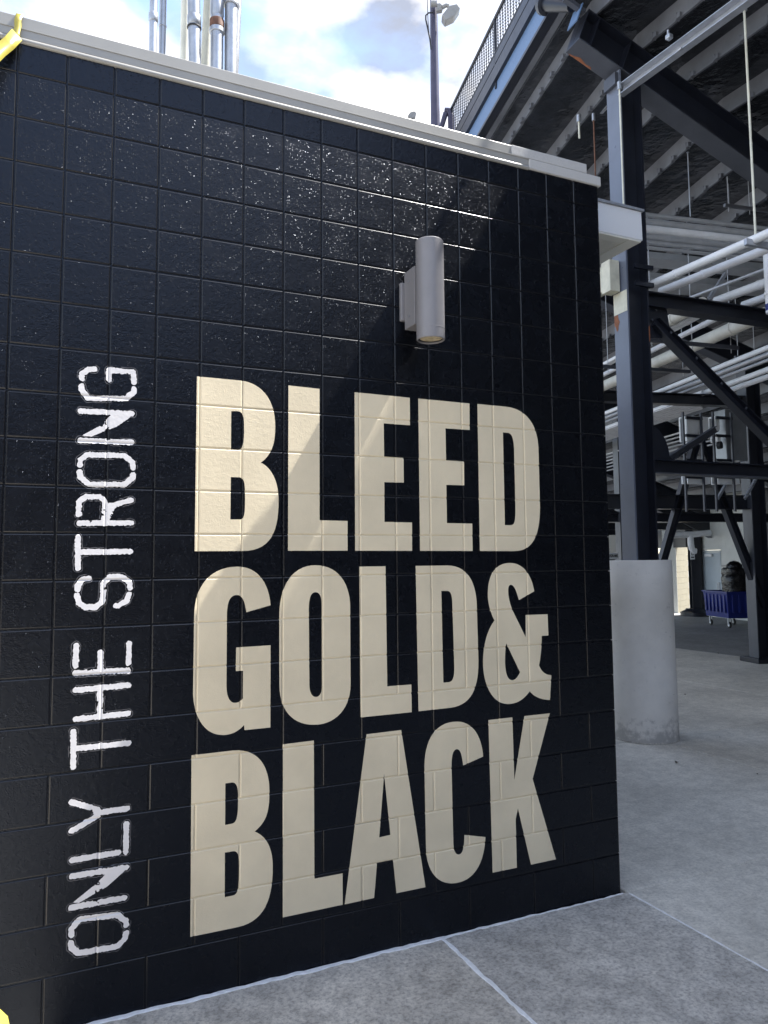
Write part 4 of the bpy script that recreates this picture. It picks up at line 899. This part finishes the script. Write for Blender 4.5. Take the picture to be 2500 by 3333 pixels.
ebox('wide white box below the lower strut on the first rack', 2234, 1537, 2288, 1576); ebox('narrow white panel edge left of the first rack', 2210, 1360, 2222, 1440); ebox('narrow lower white panel edge left of the first rack', 2217, 1530, 2227, 1576)
ebox('narrow white panel edge between rack and grey cabinet', 2305, 1360, 2318, 1404); ebox('narrow lower white panel edge beside the second rack', 2313, 1536, 2326, 1578); ebox('white box under the lower strut on the second rack', 2338, 1540, 2383, 1577); ebox('small white box behind the diagonal by the cabinet', 2312, 1424, 2322, 1442)
cb = thing('cabinet', 'tall dull grey metal cabinet hung behind the diagonal brace', 'cabinet', tuple(rackpt(2360, 1500))); rbox(2325, 1346, 2392, 1503, 'case', 'cabinet_grey', cb, .25, 2.95, .01); rbox(2393, 1350, 2397, 1503, 'edge', 'box_grey', cb, .05, 2.75, 0)
q = rackpt(2336, 1450, 2.55); MB().tube([q, q+np.array([.02, -.06, 0])], .06, 14).build('vent', 'dark_rubber', cb, smooth=True)
for (xa_, ya_, xb_, yb_, lab) in ((2380, 1545, 2336, 1624, 'thin zinc brace slanting from the second rack'), (2468, 1545, 2424, 1624, 'thin zinc brace slanting down beside the floor column')):
    A = rackpt(xa_, ya_, 2.9); Bq = rackpt(xb_, yb_, 2.9); beam_thing('rack_brace', lab, 'brace', A, Bq, .04, .04, 'zinc_channel', tf=.004, tw=.004)

# ------------------------------------------------------------------ far end: block wall, door, sunlit recess, cart
W0 = onZ(2292, 2004); WT = TA; WN = np.array([-TA[1], TA[0]])          # wall line along the stand, normal towards the concourse
def wpx(x, y, off=0.0): return on_plane(x, y, (W0[0]+WN[0]*off, W0[1]+WN[1]*off, 0), (WN[0], WN[1], 0))
def wl(q): return float((q[:2]-W0[:2]) @ WT)
WMt = frameM((W0[0], W0[1], 0), (-WT[0], -WT[1], 0))      # x runs toward the near end, y toward ... building side
fwall = thing('block_wall', 'white painted block wall with a grey door under the low end of the stand', 'wall', (W0[0], W0[1], 0))
sgn = 1.0 if (WMt.to_3x3() @ Vector((0, 1, 0))).dot(Vector((WN[0], WN[1], 0))) > 0 else -1.0
def wbox(l0, l1, y0, y1, z0, z1, name, m, par, bevel=0):
    ya, yb = sorted((y0*sgn, y1*sgn)); return MB().box((l0, ya, z0), (l1, yb, z1), WMt).build(name, m, par, bevel=bevel)
lA = -.55; dl0, dl1 = -wl(wpx(2294, 1900)), -wl(wpx(2347, 1900))
DW0, DW1 = min(dl0, dl1), max(dl0, dl1)
z = 0.0; rr_ = 0
while z < 3.9:      # block courses as pieces around the door
    x = lA-(.2 if rr_ % 2 else 0)
    while x < 2.7:
        x0, x1 = max(x, lA), min(x+.4064, 2.9)
        segs = [(x0, x1)]
        if z < 2.16:
            if x0 < DW1+.06 and x1 > DW0-.06: segs = [(x0, DW0-.062)] if x0 < DW0-.1 else []; segs += [(DW1+.062, x1)] if x1 > DW1+.1 else []
        for (p_, q_) in segs:
            if q_-p_ > .04: wbox(p_+.003, q_-.003, -.1, 0, z+.003, z+.2002, 'block', 'block_white', fwall)
        x += .4064
    z += .2032; rr_ += 1
wbox(lA+.01, DW0-.07, -.19, -.004, 0, 4.3, 'backing', 'block_white', fwall); wbox(DW1+.07, 2.9, -.19, -.004, 0, 4.3, 'backing', 'block_white', fwall); wbox(2.905, 40, -.19, .0, 0, 4.3, 'shade_run', 'steel_dark', fwall); wbox(DW0-.07, DW1+.07, -.19, -.004, 2.17, 4.3, 'backing', 'block_white', fwall)  # the run past the door is coloured dark to stand for shade
dr = thing('door', 'grey metal door with closer and lever in the white block wall', 'door', tuple(WMt @ Vector(((DW0+DW1)/2, 0, 0))))
wbox(DW0, DW1, -.06, -.015, .01, 2.10, 'leaf', 'door_paint', dr, .004)
for (a_, b_, c_, d_) in ((DW0-.06, DW0-.003, 0, 2.16), (DW1+.003, DW1+.06, 0, 2.16), (DW0-.002, DW1+.002, 2.103, 2.158)): wbox(a_, b_, -.1, .015, c_, d_, 'frame', 'door_paint', dr)
wbox(DW0+.12, DW0+.50, -.014, .05, 1.95, 2.04, 'closer', 'box_grey', dr, .008); wbox(DW1-.14, DW1-.06, -.014, .03, .86, 1.12, 'lock_plate', 'box_grey', dr, .006)
wbox(DW1-.13, DW1-.10, .03, .055, .90, 1.10, 'handle', 'galvanised', dr, .006)
fa = -wl(wpx(2359, 1860)); fb = -wl(wpx(2376, 1860)); th = thing('wall_cabinet', 'small grey wall cabinet beside the grey door', 'cabinet', tuple(WMt @ Vector((fa, 0, 1.4))))
wbox(fa, fb, .002, .12, 1.28, 1.68, 'case', 'cabinet_grey', th, .01); wbox(fa+.04, fb-.04, .121, .13, 1.34, 1.60, 'front', 'box_grey', th, .004)
# wall beyond the doorway gap, keeping the far bays enclosed
far = thing('block_wall', 'wall toned dark for shade, closing the low side of the stand farther along', 'wall', tuple(WMt @ Vector((-20, 0, 0))))
wbox(-34, -3.6, -.19, 0, 0, 4.3, 'face', 'steel_dark', far)  # shade of the far bays put into the wall colour
# sunlit recess wall
rc = thing('recess_wall', 'cream block wall glowing in sun at the end of a passage', 'wall', (20.6, 16.4, 0))
A = onZ(2208, 1996); Bq = onZ(2262, 1990); nrm_ = np.array([.5, -.86])
M = frameM((A[0], A[1], 0), (.86, .5, 0))
for rr_ in range(14):
    x = -.2 if rr_ % 2 else 0
    while x < 1.5: MB().box((max(x, 0)+.002, 0, rr_*.2032+.002), (x+.4044, .1, rr_*.2032+.2012), M).build('block', 'block_cream', rc); x += .4064
MB().box((.001, .101, 0), (1.8, .3, 2.9), M).build('core', 'block_cream', rc)
MB().box((-.012, -.0, 0), (-.001, .45, 2.9), M).build('end_face', 'block_white', rc)
sg = on_plane(2254, 1806, (pp[0]-.3, pp[1]-.3, 0), (fw[0], fw[1], 0)); th = thing('notice_sign', 'small white and red notice on the far post', 'sign', tuple(sg)); Ms = frameM(sg, (rt[0], rt[1], 0))
MB().box((-.07, -.01, -.15), (.07, .01, .15), Ms).build('panel', 'sign_white', th); MB().box((-.07, -.014, .151), (.07, .01, .24), Ms).build('red_header', 'sign_red', th)
MB().tube([Vector(Ms @ Vector((.04*math.cos(t), -.013, .05+.05*math.sin(t)))) for t in np.linspace(0, 6.283, 20)], .007, 5, False).build('ring_mark', 'sign_black', th)
MB().box((-.05, -.014, -.10), (.05, -.0105, -.06), Ms).build('text_bar', 'sign_black', th)
lt_ = thing('lintel', 'dark steel lintel over the sunlit passage', 'beam', tuple(WMt @ Vector((-2, 0, 2.3)))); wbox(-3.7, lA-.01, -.05, .2, 2.28, 3.6, 'plate', 'steel_dark', lt_)
beam_thing('stringer_beam', 'dark sloping stringer with a pale lower flange above the grey door', 'beam', on_frame(2120, 1628, 14.6, D2), on_frame(2412, 1775, 14.6, D2), .5, .22, 'steel_dark', 'riser_grey')
# far white drain pipe with elbow
F = lambda x, y: on_plane(x, y, (19.2, 14.2, 0), (fw[0], fw[1], 0))
th = thing('drain_pipe', 'white drain pipe with an elbow dropping beside the far post', 'pipe', tuple(F(2248, 1740))); r_ = .1
MB().tube([F(2192, 1742), F(2250, 1740), F(2312, 1734)], r_, 12).build('run', 'white_pipe', th, smooth=True); MB().tube([F(2247, 1744), F(2249, 1772), F(2252, 1786), F(2258, 1793), F(2266, 1794)], r_*.95, 12).build('drop', 'white_pipe', th, smooth=True)
th = thing('drain_pipe', 'white drain pipe stub beside the floor column', 'pipe', tuple(F(2465, 1740))); MB().tube([F(2400, 1722), F(2462, 1716), F(2466, 1730), F(2467, 1760), F(2470, 1776), F(2478, 1782)], r_*.9, 12).build('run', 'white_pipe', th, smooth=True)

# blue cart
cb0 = (onZ(2318, 2035)+onZ(2448, 2042))/2
ca = onZ(2318, 2035); cbp = onZ(2390, 2047)
cx = np.array([.33, .94, 0]); cart = thing('tub_cart', 'blue plastic tub cart with ribbed sides on casters', 'cart', tuple(cb0))
xd = (ca-cbp)/np.linalg.norm(ca-cbp); Mc = frameM((cb0[0], cb0[1], 0), xd)
def tub(z0, z1, l0, l1, w0, w1, th_=.02):
    m = MB()
    def ring(l, w_, z): return [(-l, -w_, z), (l, -w_, z), (l, w_, z), (-l, w_, z)]
    pr = [ring(l0, w0, z0), ring(l1, w1, z1), ring(l1-th_, w1-th_, z1), ring(l0-th_, w0-th_, z0+.03)]
    for r_ in pr: m.v += [tuple(Mc @ Vector(p)) for p in r_]
    for i in range(3):
        for k in range(4): k2 = (k+1) % 4; m.f.append((i*4+k, i*4+k2, i*4+4+k2, i*4+4+k))
    m.f += [(3, 2, 1, 0), (12, 13, 14, 15)]; return m
CL, CW = .66, .46
tub(.27, .98, CL-.05, CL, CW-.05, CW).build('tub', 'blue_plastic', cart, bevel=.01)
MB().box((-CL-.02, -CW-.02, .955), (CL+.02, -CW+.004, .99), Mc).build('rim', 'blue_plastic', cart); MB().box((-CL-.02, CW-.004, .955), (CL+.02, CW+.02, .99), Mc).build('rim', 'blue_plastic', cart)
MB().box((-CL-.02, -CW+.005, .955), (-CL+.004, CW-.005, .99), Mc).build('rim', 'blue_plastic', cart); MB().box((CL-.004, -CW+.005, .955), (CL+.02, CW-.005, .99), Mc).build('rim', 'blue_plastic', cart)
for sd in (-1, 1):
    for x in np.linspace(-.5, .5, 6):
        ya, yb = sorted((sd*(CW-.03), sd*(CW+.016))); MB().box((x-.04, ya, .42), (x+.04, yb, .90), Mc).build('rib', 'blue_plastic', cart, bevel=.008)
for sd in (-1, 1):
    for y in (-.28, -.1, .1, .28):
        xa_, xb_ = sorted((sd*(CL-.03), sd*(CL+.016))); MB().box((xa_, y-.04, .42), (xb_, y+.04, .90), Mc).build('rib', 'blue_plastic', cart, bevel=.008)
for sx in (-1, 1):
    for sy in (-1, 1):
        cxx, cyy = sx*.5, sy*.34
        wh = MB(); wh.tube([Mc @ Vector((cxx, cyy-.022, .085)), Mc @ Vector((cxx, cyy+.022, .085))], .083, 18); wo = wh.build('wheel', 'dark_rubber', cart, smooth=True)
        MB().tube([Mc @ Vector((cxx, cyy-.024, .085)), Mc @ Vector((cxx, cyy+.024, .085))], .045, 12).build('hub', 'box_grey', cart, smooth=True)
        MB().box((cxx-.03, cyy-.035, .09), (cxx+.03, cyy-.027, .262), Mc).build('fork', 'galvanised', cart); MB().box((cxx-.03, cyy+.027, .09), (cxx+.03, cyy+.035, .262), Mc).build('fork', 'galvanised', cart)
MB().box((-CL+.06, -CW+.06, .262), (CL-.06, CW-.06, .269), Mc).build('base_frame', 'galvanised', cart)
# shrink-wrapped bundle standing in the cart
wb = thing('wrapped_bundle', 'black shrink-wrapped bundle heaped in the blue cart', 'bundle', tuple(Mc @ Vector((-.32, 0, .3))))
prof = [(.30, .32), (.31, .9), (.335, 1.05), (.32, 1.13), (.345, 1.2), (.34, 1.36), (.315, 1.41), (.33, 1.46), (.325, 1.6), (.30, 1.63), (.0, 1.63)]
m = MB(); rnd = random.Random(4); nn = 28
for (r_, z) in prof:
    for k in range(nn):
        t = 2*math.pi*k/nn; q_ = r_*.86/max(abs(math.cos(t)), abs(math.sin(t)))**.75*(1+rnd.uniform(-.03, .03)); m.v.append(tuple(Mc @ Vector((-.28+q_*math.cos(t), q_*math.sin(t), z+rnd.uniform(-.012, .012)))))
for i in range(len(prof)-1):
    for k in range(nn): k2 = (k+1) % nn; m.f.append((i*nn+k, i*nn+k2, i*nn+nn+k2, i*nn+nn+k))
m.build('wrap', 'black_wrap', wb, smooth=True)
m = MB(); m.lathe([(.22, 1.62), (.2, 1.72), (.12, 1.80), (.03, 1.83), (0, 1.83)], (Mc @ Vector((-.28, 0, 0)))[:2], 18); m.build('top_bag', 'black_wrap', wb, smooth=True)
# programme kiosk sign behind the pier
def text_mesh(s, size, name, m, par, M, ext=.002):
    cu = bpy.data.curves.new('t', 'FONT'); cu.body = s; cu.size = size; cu.extrude = ext; cu.align_x = 'RIGHT'; cu.offset = .012*size
    ob = bpy.data.objects.new('t', cu); col.objects.link(ob); dg = bpy.context.evaluated_depsgraph_get()
    me = bpy.data.meshes.new_from_object(ob.evaluated_get(dg)); bpy.data.objects.remove(ob); bpy.data.curves.remove(cu); me.transform(M); return put(name, me, m, par)
K = lambda x, y, d_=0.: CAM+ray(x, y)*(17.0+d_)
k0, k1 = K(2011.5, 1800), K(2013, 1820)
kx = np.array([math.cos(R(-8)), math.sin(R(-8)), 0]); ko = k1
ks = thing('kiosk_sign', 'white boxed PROGRAMS sign showing behind the pier and column', 'sign', tuple(ko)); Mk = frameM(ko, kx); hK = float(k0[2]-k1[2])
Lk = .42
MB().box((-Lk*1.0, 0, 0), (0, .35, hK), Mk).build('panel', 'sign_white', ks); 
text_mesh('PROGRAMS', hK*.62, 'lettering', 'sign_black', ks, Mk @ Matrix.Translation((-.012, -.004, hK*.34)) @ Matrix.Rotation(R(90), 4, 'X') @ Matrix.Scale(.72, 4, (1, 0, 0)))
MB().box((-.34, .05, -1.85), (-.05, .30, -.002), Mk).build('stand', 'steel_dark', ks)

bb = thing('added_building', 'added brown building, out of view, for the painted wall to reflect', 'building', (-6, -17, 0))  # unseen building, added so the glossy wall reflects something dark
MB().box((-34, -24, 0), (9, -17, 7.2), None).build('wall', 'added_building_brown', bb); MB().box((-34.2, -24.2, 7.201), (9.2, -16.8, 7.5)).build('added_parapet', 'added_building_brown', bb)
for x in range(-32, 8, 3):
    for z in (1.0, 4.2):
        MB().box((x, -16.998, z), (x+1.5, -16.96, z+1.7)).build('added_window', 'added_window_dark', bb)

# fallen leaves on the floor
for i, (x, y, sz, rz) in enumerate([(2204, 2486, .055, .4), (2338, 2128, .05, 1.2), (2230, 2262, .03, 2.0), (2466, 2523, .02, 0.2), (2343, 2402, .02, .9)]):
    q = onZ(x, y); m = MB(); n = 10
    for k in range(n+1):
        t = k/n; wd = sz*.36*math.sin(math.pi*t)**.8; zc = .004+.012*math.sin(math.pi*t)*(1 if i < 2 else .3)
        m.v += [(sz*(t-.5), -wd, zc+.006), (sz*(t-.5), 0, zc), (sz*(t-.5), wd, zc+.007)]
    for k in range(n): m.f += [(3*k, 3*k+1, 3*k+4, 3*k+3), (3*k+1, 3*k+2, 3*k+5, 3*k+4)]
    o = m.build('fallen_leaf', 'leaf_brown', None); o.location = (q[0], q[1], .001); o.rotation_euler.z = rz
    tag(o, ['curled brown leaf lying in front of the pier', 'dry leaf on the floor near the shade line', 'small dry leaf beside the pier', 'tiny dark scrap on the pale floor', 'tiny leaf scrap right of the pier foot'][i], 'leaf', 'leaf litter on the floor')
